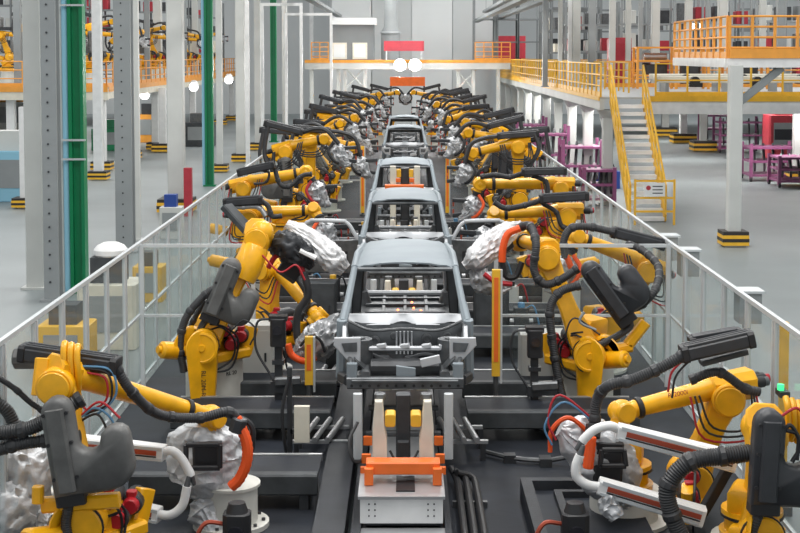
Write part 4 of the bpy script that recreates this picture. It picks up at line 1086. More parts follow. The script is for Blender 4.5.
        q.beam(P(-.4, -1.55, 1.36), P(.4, -1.5, 1.36), .1, .1); q.tube([P(-.42, -1.3, 1.5), P(-.1, -1.4, 1.42), P(.2, -1.35, 1.5), P(.42, -1.3, 1.45)], .03, 7)
        q.build('engine_bay_parts', 'dark', t)
        MB().tube([P(-.68, -1.02, 1.84), P(-.4, -1.08, 1.74), P(0, -1.1, 1.76), P(.4, -1.08, 1.74), P(.68, -1.02, 1.84)], .018, 7).build('wiring_rail', 'gunmetal', t)
        q = MB().beam(P(-.47, -1.45, 1.60), P(.47, -1.45, 1.60), .07, .05, bev=.25)
        for x in (-.32, -.05, .2, .4): q.beam(P(x, -1.45, 1.62), P(x+.1, -1.48, 1.64), .06, .06)
        q.build('tie_bar', 'steelb', t)
        q = MB().beam(P(-.40, -1.62, 1.43), P(.40, -1.62, 1.43), .25, .14, bev=.3); q.build('radiator_box', 'dark', t)
        q = MB().beam(P(-.10, -1.80, 1.40), P(.12, -1.80, 1.40), .04, .16, .03, .1); q.build('latch_plate', 'steel', t)
        q = MB().beam(P(.18, -1.78, 1.5), P(.40, -1.78, 1.55), .04, .1).build('catch_plate', 'steelb', t)
        q = MB().beam(P(-.66, -1.88, 1.30), P(.66, -1.88, 1.30), .09, .13, bev=.15)
        q.beam(P(-.60, -1.94, 1.33), P(.60, -1.94, 1.33), .03, .03)
        bm_ = q.build('bumper_beam', 'steeld', t)
        q = MB()
        for k in range(13): q.cyl(P(-.6+.1*k, -1.925, 1.275), P(-.6+.1*k, -1.935, 1.275), .018, n=8)
        q.build('beam_hole', 'black', bm_)
    return t

def carrier(y0, label, posts=True):
    """skid that carries one body: y0 is its front end"""
    t = thing('body_carrier', label, 'carrier', (0, y0, .27), 'body carriers on the conveyor')
    def zz_(z): return z if z < .42 or z > 1.2 else max(z-.17, .34)
    def P(x, y, z): return V((x, y0+y, zz_(z)))
    MB().bb(P(-.41, .22, .27), P(.38, 6.6, .40)).build('skid_base', 'gunmetal', t)
    MB().bb(P(-.50, -.2, .23), P(.42, .12, .28)).build('front_step', 'pipe', t)
    q = MB().beam(P(-.45, .16, .615), P(.38, .16, .615), .06, .25, bev=.1).build('front_plate', 'white', t)
    o = MB()
    for x in (-.36, -.30, .23, .29):
        for z in (.57, .63, .69): o.cyl(P(x, .128, z), P(x, .122, z), .009, n=6)
    o.build('rivet', 'dark', q)
    MB().bb(P(-.47, .1, .745), P(.40, 1.0, .775)).bb(P(-.40, .2, .40), P(.33, 6.5, .70)).build('deck_plate', 'pipe', t)
    MB().bb(P(-.09, .25, .776), P(.10, .75, .79)).build('slot_cover', 'black', t)
    # orange cross bar with two feet
    o = MB().beam(P(-.40, .62, .93), P(.36, .62, .93), .2, .13, bev=.1)
    for x in (-.37, .33): o.beam(P(x, .50, .78), P(x, .50, .95), .09, .12, up=V((0, 1, 0)), bev=.1)
    o.build('orange_crossbar', 'orange', t)
    for sx in (-1, 1):
        x = -.02+sx*.245
        for yy in (.95, 4.6):
            o = MB().prism(P(x, yy, .77), V((1, 0, 0)), V((0, 0, 1)), V((0, -1, 0)), [(-.075*1, 0), (.075, 0), (.075, .36), (.05 if sx < 0 else .075, .50), (.03 if sx < 0 else .05, .78), (-.05 if sx < 0 else -.03, .78), (-.075 if sx < 0 else -.05, .5), (-.075, .36)], -.11, .11, .012)
            o.build('support_post', 'cream', t)
            MB().beam(V((x-sx*.11, y0+yy-.1, 1.17)), V((x-sx*.11, y0+yy+.12, 1.17)), .11, .13, bev=.15).build('yellow_clamp', 'yellow2', t)
            MB().beam(P(x-sx*.0, yy+.05, 1.37), P(x-sx*.0, yy+.05, 1.43), .12, .12, up=V((0, 1, 0))).build('support_head', 'gunmetal', t)
        for yy, zz in ((.9, .82), (1.3, .84), (2.0, .84)): MB().beam(P(-.02+sx*.40, yy, .76), P(-.02+sx*.40, yy, zz+.02), .1, .05, up=V((0, 1, 0))).build('orange_tab', 'orange', t)
        for yy in (1.6, 5.0):
            MB().beam(P(-.02+sx*.50, yy, 1.28), P(-.02+sx*.50, yy, .72), .10, .08, up=V((0, 1, 0))).build('outer_leg', 'alu', t)
    MB().beam(P(-.02, 1.6, .75), P(-.02, 1.6, 1.28), .16, .18, up=V((0, 1, 0)), bev=.1).beam(P(-.02, 1.3, .72), P(-.02, 1.3, 1.0), .12, .1, up=V((0, 1, 0)), bev=.1).build('centre_mast', 'dark', t)
    MB().tube([P(-.16, 1.0, .98), P(-.10, .95, .90), P(0, 1.1, .87), P(.08, .95, .90), P(.14, 1.0, .98)], .014, 6).build('carrier_hose', 'black', t)
    MB().tube([P(-.52, 1.5, 1.15), P(-.6, 1.3, 1.0), P(-.56, 1.2, .82), P(-.48, 1.3, .78), P(-.45, 1.5, .78)], .02, 6).build('carrier_hose', 'black', t)
    for y in (1.5, 2.6, 3.8): MB().beam(P(-.46, y, .73), P(.42, y, .73), .08, .06).build('cross_member', 'gunmetal', t)
    return t

# ================================================================== PLACE: cars
YH = [17.5, 25.3, 33.6, 50.4, 58.8]
CL = ['bare silver car body nearest the camera, front structure and roof in full view',
      'second bare car body from the camera, with both front doors swung out',
      'third bare car body from the camera, orange fixture visible through its windscreen opening',
      'fourth bare car body from the camera, between the far cross fences',
      'fifth and farthest bare car body on the line']
c1 = car(YH[0], CL[0])
cars = [c1]
for i in range(1, 5): cars.append(dup(c1, (0, YH[i], 1.1), 0, CL[i]))
# doors of the second body, swung out on their hinges
for s in (-1, 1):
    t = cars[1]; x0, y0 = s*.80, YH[1]-.82
    dv = V((s*1, .12, 0)).normalized(); up = V((0, 0, 1)); nn = V((0, -1, 0))
    O = V((x0, y0, 1.15))
    outer = [(0, 0), (.95, 0), (1.0, .1), (1.02, .55), (.98, .86), (.90, .93), (.25, .95), (.0, .66)]
    inner = [(.06, .62), (.26, .87), (.86, .86), (.92, .80), (.94, .56)]
    f = MB().prism(O, dv, up, nn, [(0, 0), (.95, 0), (1.0, .1), (1.02, .56), (0, .60)], -.05, .05, .015)
    pts = [O+dv*u+up*v for u, v in ((.03, .58), (.10, .72), (.24, .90), (.55, .93), (.88, .91), (.97, .83), (1.0, .56))]
    d_ = f.build('front_door', 'steeld', t)
    MB().tube(pts, .035, 8, seg=5).beam(pts[2]+nn*.0+up*.02, pts[4]+up*.02, .09, .06, bev=.3).build('window_frame', 'steelb', d_)
    for u in (.25, .6): MB().cyl(O+dv*u+up*.3+nn*.05, O+dv*u+up*.3+nn*.055, .1, n=14).build('door_opening', 'black', d_)
# small glowing orange dots on the boot floor of the first body
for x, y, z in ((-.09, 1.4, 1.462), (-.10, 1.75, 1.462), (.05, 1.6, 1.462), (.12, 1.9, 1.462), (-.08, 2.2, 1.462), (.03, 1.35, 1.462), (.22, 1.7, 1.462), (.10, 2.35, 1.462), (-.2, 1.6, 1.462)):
    MB().ball((x, YH[0]+y, z), .016, 8).build('glow_dot', 'glowdot', c1)
# carriers
k1 = carrier(13.6, 'carrier with orange crossbar and cream posts under the nearest car body')
for i in range(1, 5): dup(k1, (0, 13.6+YH[i]-YH[0], .27), 0, 'carrier with orange crossbar under the %s car body from the camera' % ORD[i])
# fixture seen through the third body
p = at(403, 187, 31.4)
t = thing('lift_fixture', 'orange crossbar with two cream posts standing between second and third car bodies', 'fixture', (0, 31.3, .2))
MB().beam((-.45, 31.3, 2.02), (.42, 31.3, 2.02), .2, .14, bev=.12).build('orange_crossbar', 'orange', t)
for s in (-1, 1):
    MB().beam((s*.27, 31.35, .2), (s*.27, 31.35, 2.5), .13, .16, up=V((0, 1, 0)), bev=.1).build('support_post', 'cream', t)
    MB().beam((s*.14, 31.35, 2.25), (s*.14, 31.35, 2.42), .1, .1, up=V((0, 1, 0))).build('yellow_clamp', 'yellow2', t)
MB().beam((0, 31.5, .2), (0, 31.5, 2.45), .2, .2, up=V((0, 1, 0))).build('centre_mast', 'dark', t)

# ================================================================== PLACE: robots
def A(px, py, Y): return at(px, py, Y)
def AL(Y, *pp): return [at(p[0], p[1], p[2] if len(p) > 2 else Y) for p in pp]
FN = V((0, -1, 0))
# --- left, nearest: grey shell robot
J, E, W, T = A(86, 520, 12.9), A(60, 382, 13.1), A(211, 417, 14.4), A(214, 470, 14.4)
r = robot('yellow robot with light grey shell, nearest on the left, yellow forearm reaching right', (J.x, 13.15), .45, J, E, W, T, n=FN, shell=1, slab=False, back_l=.1, emot=False, sh_pts=(A(78, 486, 12.9), A(62, 390, 12.9)),
          carrier=(A(22, 352, 13.4), A(118, 366, 13.3)), carm='shelld',
          hoses=[(AL(13.6, (116, 368, 13.3), (132, 392, 13.4), (158, 414, 13.7), (198, 418, 13.9), (228, 412, 14.0), (240, 424, 14.1)), .052),
                 (AL(12.8, (82, 398, 12.85), (60, 412), (30, 428), (-6, 434)), .07), (AL(12.8, (80, 437), (52, 440), (20, 444), (-8, 452)), .06)],
          cables=[(AL(13.2, (84, 372), (105, 378), (106, 400), (88, 410), (78, 398)), .012, 'cab_red'), (AL(13.2, (82, 368), (108, 374), (110, 402), (86, 414)), .012, 'black'),
                  (AL(13.2, (80, 366), (110, 370), (116, 394), (100, 412), (84, 416)), .012, 'cab_blue'), (AL(13.1, (78, 420), (95, 408), (112, 420), (114, 440)), .012, 'cab_blue'),
                  (AL(13.1, (76, 424), (96, 414), (106, 428), (108, 446)), .012, 'black'), (AL(13.1, (80, 416), (100, 402), (120, 418)), .012, 'cab_red')])
o = MB()
for k in range(3):
    q = A(66+6.5*k, 352+1.5*k, 13.15); o = MB(); o.tube([q+V((-.02, .1, .05)), q+V((0, -.06, .09)), q+V((.01, -.13, -.02)), q+V((.02, -.12, -.2)), q+V((0, -.05, -.33))], .032, 8).build('elbow_rib', 'yellow', r)
MB().beam(A(44, 358, 13.15), A(40, 396, 13.05), .16, .10, up=FN, bev=.3).beam(A(42, 376, 13.2), A(70, 382, 13.2), .2, .22, bev=.2).build('elbow_cheek', 'yellow', r)
MB().beam(A(14, 358, 13.5), A(62, 358, 13.5), .22, .2, bev=.35).build('carrier_cover', 'shell', r)
MB().beam(A(42, 505, 12.7), A(120, 500, 12.7), .12, .14).beam(A(38, 503, 12.6), A(38, 486, 12.6), .10, .1, up=FN).build('arm_bracket', 'yellow', r)
g = MB().beam(A(208, 440, 14.3), A(209, 465, 14.3), .3, .26, up=FN, bev=.1).build('weld_gun', 'black', r)
MB().bag([(A(204, 424, 14.45), .2, .14), (A(204, 436, 14.45), .36, .2), (A(205, 460, 14.45), .39, .24), (A(208, 480, 14.4), .33, .22), (A(206, 494, 14.4), .2, .15), (A(206, 500, 14.4), .06, .06)], 3, .15, 36, 34, 3.2).build('silver_sleeve', 'silver', g, ang=55)
fr_ = AL(14.05, (186, 445), (220, 445), (220, 468), (186, 468), (186, 445))
o = MB()
for a, b in zip(fr_[:-1], fr_[1:]): o.beam(a, b, .05, .05)
o.build('window_frame', 'black', g)
MB().tube(AL(14.0, (236, 418), (246, 440), (247, 460), (240, 478), (231, 487)), .06, 10, .05).build('orange_hose', 'orangehose', g)
MB().tube(AL(14.1, (226, 414), (250, 424), (252, 445), (246, 460)), .035, 8, .03).build('black_hose', 'black', g)
MB().beam(A(240, 418, 14.0), A(236, 432, 14.0), .16, .16, bev=.3).build('hose_clamp', 'dark', g)
MB().bag([(A(196, 500, 14.3), .08, .08), (A(204, 510, 14.3), .16, .12), (A(214, 530, 14.2), .09, .08), (A(208, 540, 14.2), .05, .05)], 5, .35, 22, 16, 7).build('lower_sleeve', 'silver', g, ang=55)

def big_gun(t, beams, tubes, Y):
    m0 = A(*beams[0][2]); m1 = A(*beams[1][2]); g = MB().beam(m0+V((0, .1, 0)), m1+V((0, .1, 0)), .08, .10, bev=.1).build('weld_gun', 'black', t)
    for (a, b, c) in beams:
        p, q = A(*a), A(*c); d, s, u = frame_of(q-p)
        k = MB().beam(p, q, .16, .15, .17, .19, bev=.12).build('gun_beam', 'white', g)
        o = MB()
        o.beam(p+d*.08+FN*.083+u*.01, q-d*.05+FN*.088+u*.01, .012, .05)
        o.build('copper_strip', 'copper', k); MB().beam(p+d*.08+FN*.083-u*.028, q-d*.05+FN*.088-u*.03, .013, .014).build('dark_strip', 'black', k)
        MB().beam(p+d*.02+FN*.083+u*.055, q-d*.05+FN*.087+u*.055, .01, .035).beam(p+d*.02+FN*.083-u*.055, q-d*.05+FN*.087-u*.062, .01, .03).build('edge_strip', 'alu', k)
    for tb in tubes:
        MB().tube([A(*p) for p in tb], .046, 12).build('electrode_arm', 'white', g)
        p = A(*tb[-1]); q = A(*tb[-2]); dd = (p-q).normalized(); MB().cyl(p, p+dd*.10, .035, .02, n=10).build('electrode', 'gunmetal', g)
    return g
# --- left edge robot holding the long white gun
Y = 14.0
J, E, W, T = A(8, 520, 14.3), A(-20, 432, 14.2), A(40, 470, 14.25), A(72, 476, 14.1)
r = robot('crouched yellow robot at the left edge under silver cloth, holding a long white weld gun', (J.x+.05, 14.45), .4, J, E, W, T, slab=False,
          hoses=[(AL(13.4, (-10, 372), (14, 388), (30, 402), (44, 412), (60, 428)), .03, 'black'), (AL(13.5, (-8, 400), (8, 412), (14, 432), (2, 450)), .065)])
gun_cover(r, [(A(-14, 470, 13.9), .2, .2), (A(4, 480, 13.9), .42, .3), (A(26, 476, 13.9), .42, .3), (A(48, 468, 13.95), .25, .2), (A(62, 470, 14), .1, .1)], 11, 'silver', .13, 38, 30, name='silver_cover', fq=2.6)
gun_cover(r, [(A(-10, 520, 13.6), .15, .15), (A(10, 516, 13.6), .32, .2), (A(34, 520, 13.7), .2, .15), (A(48, 524, 13.7), .08, .08)], 12, 'silver', .17, 30, 24, name='silver_cover', fq=3)
big_gun(r, [((165, 453, 14.0), 0, (60, 442, 14.2)), ((160, 515, 13.95), 0, (60, 494, 14.2))],
        [((160, 452, 14.0), (172, 451, 13.95), (181, 458, 13.95), (189, 471, 13.95), (191, 476, 13.95)), ((152, 513, 13.95), (170, 515, 13.9), (182, 506, 13.9), (186, 492, 13.9), (187, 486, 13.9))], Y)
# --- right: robot on the drum with the long forearm
J, E, W, T = A(690, 478, 14.6), A(724, 396, 14.6), A(622, 412, 14.3), A(612, 462, 14.2)
r = robot('yellow robot on cream drum at lower right, forearm under a long black cable carrier', (2.32, 14.6), .42, J, E, W, T, n=FN, slab=False,
          carrier=(A(752, 338, 13.9), A(682, 354, 13.9)), 
          hoses=[(AL(13.9, (684, 355), (660, 368), (632, 380), (608, 386), (597, 400, 14.0), (594, 428, 14.0)), .058),
                 (AL(14.2, (690, 380), (718, 372), (744, 388), (760, 392)), .05)],
          cables=[(AL(14.0, (688, 356), (672, 372), (668, 392)), .012, 'cab_red'), (AL(14.0, (692, 358), (676, 376), (672, 398)), .012, 'black'),
                  (AL(14.0, (600, 425), (560, 395), (548, 420), (556, 440)), .012, 'cab_red'), (AL(14.0, (600, 428), (565, 402), (545, 425), (552, 445)), .012, 'cab_blue'), (AL(14.05, (596, 440), (570, 418), (552, 430), (550, 452)), .025, 'orangehose')])
cable_channel(r, A(740, 334, 14.05), A(690, 343, 14.05), 'shelld', .14, .12)
MB().beam(A(746, 350, 14.15), A(700, 362, 14.15), .22, .06).build('carrier_bracket', 'greydk', r)
text('arm_lettering', 'R-2000i', .07, A(678, 394, 14.29), (A(700, 389, 14.33)-A(655, 398, 14.25)), (0, 0, 1), r, 'redp')
g = MB().beam(A(608, 440, 14.1), A(606, 478, 14.1), .3, .26, up=FN, bev=.1).build('weld_gun', 'black', r)
MB().bag([(A(560, 428, 14.2), .09, .08), (A(574, 436, 14.2), .22, .16), (A(596, 452, 14.2), .33, .22), (A(612, 476, 14.25), .30, .24), (A(622, 496, 14.3), .18, .15), (A(628, 506, 14.3), .07, .07)], 8, .17, 36, 32, 3.2).build('silver_sleeve', 'silver', g, ang=55)
fr_ = AL(13.85, (602, 450), (624, 450), (626, 466), (600, 466), (602, 450))
o = MB()
for a, b in zip(fr_[:-1], fr_[1:]): o.beam(a, b, .05, .05)
o.build('window_frame', 'black', g)
MB().tube(AL(13.8, (591, 437), (590, 450), (588, 468)), .058, 10, .05).build('orange_hose', 'orangehose', g)
MB().beam(A(594, 424, 14.0), A(592, 438, 13.95), .15, .15, bev=.3).build('hose_clamp', 'black', g)
# --- right edge robot with charcoal shell holding the white gun
J, E, W, T = A(757, 530, 12.9), A(764, 432, 13.0), A(768, 462, 13.9), A(742, 484, 13.6)
r = robot('yellow robot with charcoal shell at the right edge, holding a long white weld gun', (J.x, 13.1), .42, J, E, W, T, n=FN, shell=1, shellm='shelld', slab=False, back_l=.1, emot=False, sh_pts=(A(757, 495, 12.9), A(763, 402, 12.9)),
          hoses=[(AL(12.9, (757, 452), (725, 456), (690, 462), (668, 486), (672, 515), (686, 545)), .085)],
          cables=[(AL(12.7, (776, 420), (796, 408), (806, 420)), .014, 'cab_red'), (AL(12.6, (780, 440), (790, 425), (800, 445), (792, 462)), .02, 'black'), (AL(12.6, (786, 430), (798, 436), (797, 460)), .02, 'black')])
for k in range(3):
    q = A(784+6*k, 402+2*k, 12.95); MB().tube([q+V((0, -.05, .06)), q+V((.0, -.13, -.02)), q+V((.01, -.12, -.2)), q+V((0, -.05, -.33))], .03, 8).build('elbow_rib', 'yellow', r)
big_gun(r, [((617, 431, 13.5), 0, (736, 462, 13.4)), ((598, 485, 13.4), 0, (704, 517, 13.3))],
        [((622, 431, 13.5), (610, 426, 13.45), (596, 429, 13.45), (586, 437, 13.45), (582, 442, 13.45)), ((604, 487, 13.4), (588, 485, 13.35), (577, 477, 13.35), (576, 466, 13.35), (580, 455, 13.35))], 13.4)
MB().bag([(A(612, 494, 13.35), .06, .06), (A(610, 505, 13.35), .10, .08), (A(618, 518, 13.3), .07, .06)], 21, .4, 18, 12, 8).build('small_sleeve', 'silver', r, ang=55)
# --- left, text-marked robot
J, E, W, T = A(206, 342, 18.9), A(258, 238, 19.3), A(292, 262, 20.2), A(310, 248, 20.0)
r = robot('yellow robot with grey shell and lettered plate, left of the nearest car body', (J.x+.05, 19.35), .88, J, E, W, T, n=FN, shell=1, id_text='RL 20M-R01', drumr=.40, emot=False, back_l=.1, sh_w=.37, sh_pts=(A(214, 312, 18.9), A(237, 256, 18.9)),
          hoses=[(AL(18.6, (226, 282), (205, 295), (186, 318), (180, 345), (184, 372)), .055), (AL(18.9, (205, 300), (190, 330), (192, 360), (196, 400)), .04, 'black')],
          cables=[(AL(18.5, (232, 330), (244, 320), (256, 330), (250, 345)), .012, 'black'), (AL(19.0, (262, 255), (280, 272), (296, 265), (305, 280)), .014, 'cab_red')])
MB().ball(A(262, 232, 19.2), .165, 16).cyl(A(262, 232, 19.2), A(256, 246, 19.2), .15, .17).build('elbow_head', 'yellow', r)
MB().lathe(A(256, 246, 19.15), (A(240, 285, 19.0)-A(256, 246, 19.15)), [(0, .17), (.04, .19), (.35, .2), (.5, .17)], 20).build('arm_sleeve', 'yellow', r)
g = MB().beam(A(282, 262, 19.8), A(300, 275, 19.8), .3, .3, bev=.2).build('weld_gun', 'black', r)
MB().bag([(A(286, 224, 19.8), .07, .06), (A(300, 233, 19.8), .13, .13), (A(318, 247, 19.7), .17, .18), (A(334, 260, 19.6), .18, .18), (A(345, 270, 19.6), .10, .1)], 31, .2, 36, 30, 5).build('silver_sleeve', 'whitecloth', g, ang=55)
MB().tube(AL(19.5, (268, 268), (276, 256), (290, 252), (300, 262), (303, 275)), .04, 8, .03).build('red_hose', 'cab_red', g)
MB().tube(AL(19.4, (304, 272), (308, 295), (298, 312), (297, 335), (302, 352)), .055, 10, .03).build('black_hose', 'hose', g)
MB().bag([(A(272, 250, 19.6), .10, .1), (A(284, 246, 19.5), .2, .14), (A(302, 256, 19.5), .16, .12), (A(312, 268, 19.5), .05, .05)], 33, .3, 24, 18, 7).build('dark_sleeve', 'dark', g, ang=55)
MB().beam(A(300, 250, 19.4), A(316, 258, 19.4), .2, .05).build('gun_plate', 'white', g)
bq_ = V((math.sin(.75), -math.cos(.75), 0)); text('drum_lettering', 'RL 20', .075, V((r.location.x, r.location.y, .62))+bq_*.403, (math.cos(.75), math.sin(.75), 0), (0, 0, 1), r, 'black')
# --- left, low reaching robot behind it
J, E, W, T = A(266, 322, 21.5), A(272, 268, 21.6), A(318, 318, 21.0), A(332, 334, 20.6)
r = robot('yellow robot behind the lettered one, forearm dropping right to a silver-wrapped gun', (J.x-.1, 21.75), .5, J, E, W, T, slab=False, fr=.12,
          hoses=[(AL(21.0, (282, 262), (300, 282), (308, 300), (300, 320)), .05)])
g = MB().beam(A(328, 330, 20.2), A(336, 344, 19.6), .22, .22).build('weld_gun', 'dark', r)
MB().bag([(A(345, 318, 19.8), .08, .07), (A(334, 330, 19.5), .2, .15), (A(318, 342, 19.3), .24, .18), (A(304, 350, 19.3), .18, .14), (A(294, 354, 19.3), .06, .06)], 41, .35, 34, 28, 6).build('silver_sleeve', 'silver', g, ang=55)
MB().tube(AL(19.0, (288, 344), (292, 355), (304, 361), (316, 357)), .05, 10, .03).build('orange_hose', 'orangehose', g)
MB().tube(AL(19.0, (300, 346), (310, 336), (320, 340), (325, 352)), .02, 8).build('black_cable', 'black', g)
# --- right mid robot
J, E, W, T = A(586, 350, 18.9), A(546, 256, 19.2), A(520, 240, 20.3), A(503, 242, 20.2)
r = robot('yellow robot with charcoal shell right of the nearest car body, behind the yellow post', (J.x+.05, 19.35), .85, J, E, W, T, n=FN, shell=1, shellm='shelld', drumr=.40, emot=False, back_l=.1, sh_w=.36, sh_pts=(A(622, 314, 18.9), A(583, 260, 18.9)),
          hoses=[(AL(18.8, (578, 268), (560, 280), (544, 284), (534, 270), (536, 244), (530, 226, 19.2), (518, 228, 19.6)), .058), (AL(18.6, (580, 285), (560, 292), (550, 310), (553, 345), (558, 378), (566, 410)), .06),
                 (AL(18.7, (620, 310), (640, 306), (656, 288), (658, 266, 19.6), (642, 250, 20.4), (628, 244, 20.8)), .055)],
          cables=[(AL(18.5, (600, 335), (575, 318), (566, 335), (572, 350)), .012, 'black'), (AL(18.5, (596, 330), (580, 322), (584, 312)), .02, 'greycol')])
for a, b in (((628, 345), (646, 322)), ((612, 350), (632, 346))): MB().beam(A(*a, 18.7), A(*b, 18.7), .16, .14, bev=.25).build('drive_arm', 'yellow', r)
g = MB().beam(A(506, 240, 20.0), A(492, 250, 19.8), .28, .28, bev=.2).build('weld_gun', 'dark', r)
MB().bag([(A(522, 226, 20.0), .08, .06), (A(506, 233, 19.9), .14, .16), (A(490, 246, 19.7), .18, .2), (A(476, 258, 19.6), .16, .16), (A(464, 266, 19.6), .06, .06)], 51, .2, 36, 30, 5).build('silver_sleeve', 'whitecloth', g, ang=55)
MB().tube(AL(19.3, (520, 228), (508, 234), (503, 248), (502, 262)), .055, 10, .045).build('orange_hose', 'orangehose', g)
MB().tube(AL(19.3, (502, 262), (506, 276), (516, 276), (522, 262)), .045, 8, .03).build('black_hose', 'black', g)
MB().bag([(A(472, 270, 19.7), .06, .05), (A(482, 280, 19.6), .17, .12), (A(498, 284, 19.6), .15, .1), (A(512, 284, 19.6), .07, .06)], 52, .35, 26, 20, 7).build('lower_sleeve', 'silver', g, ang=55)
MB().tube(AL(19.3, (484, 274), (496, 282), (512, 284)), .035, 8).build('red_hose', 'cab_red', g)
# --- right, long forearm behind
J, E, W, T = A(612, 322, 21.6), A(646, 270, 21.6), A(576, 237, 21.4), A(566, 262, 21.3)
r = robot('yellow robot with long bare forearm and black cable carrier, behind the right charcoal-shell one', (3.0, 21.75), .55, J, E, W, T, n=FN, slab=False, fr=.12,
          carrier=(A(664, 245, 21.1), A(612, 232, 21.1)),
          hoses=[(AL(21.0, (614, 232), (590, 227), (572, 228), (564, 240), (565, 258)), .06)])
small_gun(r, T, -1, 61)
MB().tube(AL(21.0, (566, 256), (569, 262), (572, 270)), .05, 8, .045).build('orange_hose', 'orangehose', r)
# --- right pair of horizontal forearms
J, E, W, T = A(560, 262, 26), A(566, 216, 26), A(494, 214, 26), A(486, 232, 25.8)
r = robot('yellow robot with level forearm under a thin black carrier, right of the second car body', (2.95, 26.2), .8, J, E, W, T, n=FN, slab=False, fr=.115, carrier=(A(588, 196, 25.6), A(540, 199, 25.6)), near=True,
          hoses=[(AL(25.6, (542, 200), (522, 206), (505, 208), (494, 202)), .055), (AL(25.7, (542, 203), (556, 212), (562, 226), (575, 230)), .045)])
small_gun(r, T, -1, 62, 'black')
J, E, W, T = A(556, 228, 31), A(560, 188, 31), A(480, 184, 31), A(474, 200, 31)
r = robot('yellow robot with level forearm, next one behind on the right, above the second body', (3.1, 31.2), .7, J, E, W, T, n=FN, slab=False, fr=.14, carrier=(A(566, 171, 30.5), A(522, 172, 30.5)),
          hoses=[(AL(30.6, (524, 173), (510, 177), (495, 175), (480, 177)), .06), (AL(30.6, (532, 175), (546, 182), (548, 196)), .055)])
small_gun(r, T, -1, 63)
# --- left pair
J, E, W, T = A(246, 260, 26.5), A(250, 218, 26.5), A(314, 210, 26.5), A(324, 226, 26.3)
r = robot('yellow robot with level forearm and grey hose bundle, left of the second car body', (-2.95, 26.7), .8, J, E, W, T, n=FN, slab=False, fr=.115, carrier=(A(224, 203, 26), A(262, 200, 26)),
          hoses=[(AL(26, (260, 200), (268, 206), (272, 216), (282, 216)), .05), (AL(26, (226, 206), (240, 207), (258, 207), (266, 216)), .05, 'pipe')])
MB().beam(A(226, 206, 25.6), A(250, 232, 25.4), .32, .12, bev=.2).build('grey_arm_cover', 'greydk', r)
small_gun(r, T, 1, 64)
J, E, W, T = A(240, 228, 31), A(244, 188, 31), A(306, 172, 31), A(316, 186, 31)
r = robot('yellow robot with raised forearm and black cable carrier, next one behind on the left', (-3.2, 31.2), .7, J, E, W, T, n=FN, slab=False, fr=.14, carrier=(A(238, 173, 30.5), A(274, 165, 30.5)),
          hoses=[(AL(30.6, (274, 166), (280, 184), (290, 186), (302, 176), (312, 174)), .055), (AL(30.6, (250, 170), (268, 172), (266, 182), (254, 184)), .03)])
small_gun(r, T, 1, 65, 'cab_red')

# --- the far robots: a few poses per side, then copies down the line
POSES = {'a': (.15, 1.35, -.25, 2.40, .95, 2.40, 1.15, 2.1), 'b': (.15, 1.40, .10, 2.65, 1.05, 2.95, 1.35, 2.75), 'c': (.1, 1.35, -.45, 2.20, .55, 2.85, .9, 2.75), 'd': (.2, 1.45, .25, 2.75, 1.35, 2.60, 1.5, 2.25)}
def far_proto(side, pose, y, x, label):
    s = -side; j, jz, e, ez, w_, wz, tx, tz = POSES[pose]; X = x
    J, E, W, T = V((X+s*j, y, jz)), V((X+s*e, y-.05, ez)), V((X+s*w_, y-.1, wz)), V((X+s*tx, y-.1, tz))
    up = V((0, 0, .28))
    c0 = E+up+V((-s*.5, -.1, .06 if pose in 'ad' else .42)); c1 = E.lerp(W, .45)+up+V((0, -.1, .05))
    r = robot(label, (X, y+.1), .62, J, E, W, T, n=FN, slab=False, fr=.125, near=False, shell=(side if pose in 'bc' else None), shellm='shelld' if side > 0 else 'shell', carrier=(c0, c1),
              hoses=[([c1, E.lerp(W, .75)+up*.9+V((0, -.12, .08)), W+V((s*.05, -.16, .22)), T+V((s*.05, -.14, .1))], .055), ([c0+V((s*.1, -.05, 0)), E+V((-s*.5, -.2, -.05)), E+V((-s*.28, -.22, -.5)), J+V((-s*.2, -.3, .2))], .055)])
    small_gun(r, T, s, 70+'abcd'.index(pose)*3+side, 'orangehose' if pose == 'a' else 'black')
    return r
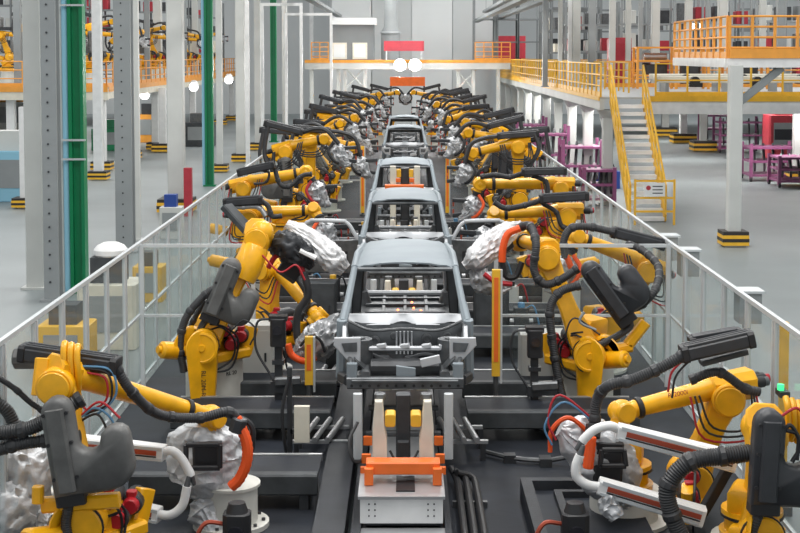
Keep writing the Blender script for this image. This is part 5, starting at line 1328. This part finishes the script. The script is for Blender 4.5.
SEQ = {-1: [('b', 34.0, -3.0), ('d', 36.6, -2.7), ('c', 39.2, -3.1), ('a', 42, -2.9), ('b', 45.5, -2.7), ('d', 48.5, -3.0), ('c', 52, -2.8), ('b', 55.5, -2.9), ('d', 59, -2.7), ('b', 62.5, -2.9), ('a', 66, -2.6), ('d', 69.5, -2.8), ('b', 73, -2.3), ('c', 43.9, -2.5), ('a', 47.2, -2.5), ('c', 53.8, -2.5), ('c', 57.4, -2.4), ('b', 60.8, -2.4), ('a', 64.4, -2.4), ('c', 68.0, -2.4), ('b', 76.0, -1.5), ('a', 77.5, -2.6)],
       1: [('d', 34.2, 3.0), ('b', 36.8, 2.7), ('c', 39.5, 3.1), ('b', 42.2, 2.9), ('a', 45.6, 2.8), ('c', 48.6, 3.1), ('d', 52.2, 2.8), ('b', 55.8, 2.9), ('a', 59.3, 2.7), ('d', 62.8, 2.9), ('b', 66.2, 2.6), ('c', 69.8, 2.8), ('d', 73.2, 2.3), ('c', 43.9, 2.5), ('a', 47.1, 2.5), ('c', 53.9, 2.5), ('b', 57.5, 2.4), ('a', 61.0, 2.4), ('c', 64.6, 2.4), ('b', 68.1, 2.4), ('b', 76.2, 1.5), ('c', 77.6, 2.6)]}
rr = random.Random(3)
for sd in SEQ: SEQ[sd].sort(key=lambda q: q[1])
for side in (-1, 1):
    pr = {}
    for i, (ps, y, x) in enumerate(SEQ[side]):
        lb = 'yellow welding robot, %s in the far row on the %s of the line' % (ordw(i), 'left' if side < 0 else 'right')
        g = 'far robots on the %s' % ('left' if side < 0 else 'right')
        if ps not in pr: pr[ps] = far_proto(side, ps, y, x, lb); pr[ps]['group'] = g; pr[ps].rotation_euler.z = 0
        else: dup(pr[ps], (x, y+.1, .06), rr.uniform(-.35, .35), lb, g)
    # robots parked up on the left mezzanine
    if side < 0:
        for i, (px, Y) in enumerate(((8, 70), (22, 66), (46, 63), (70, 70), (96, 68), (110, 64), (122, 76), (142, 72), (156, 80), (176, 78), (198, 84), (212, 88), (226, 92), (246, 100))):
            p = at(px, 88, Y); x = min(p.x, -14.4)
            while any(abs(x-c[0]) < 1.5 and abs(Y-c[1]) < .8 for c in LCOLS) or any(abs(x-c[0]) < 2.6 and abs(Y-c[1]) < 1.5 for c in LRACK): Y += .4
            dup(pr['abcd'[i % 4]], (x, Y, ZD+.0), rr.uniform(-.6, .6), 'yellow robot up on the left mezzanine, %s from the left' % ordw(i), 'robots on the left mezzanine')

SC.view_settings.view_transform = 'Standard'; SC.view_settings.look = 'None'
SC.view_settings.gamma = 1; SC.view_settings.use_curve_mapping = False
SC.view_settings.exposure = .06
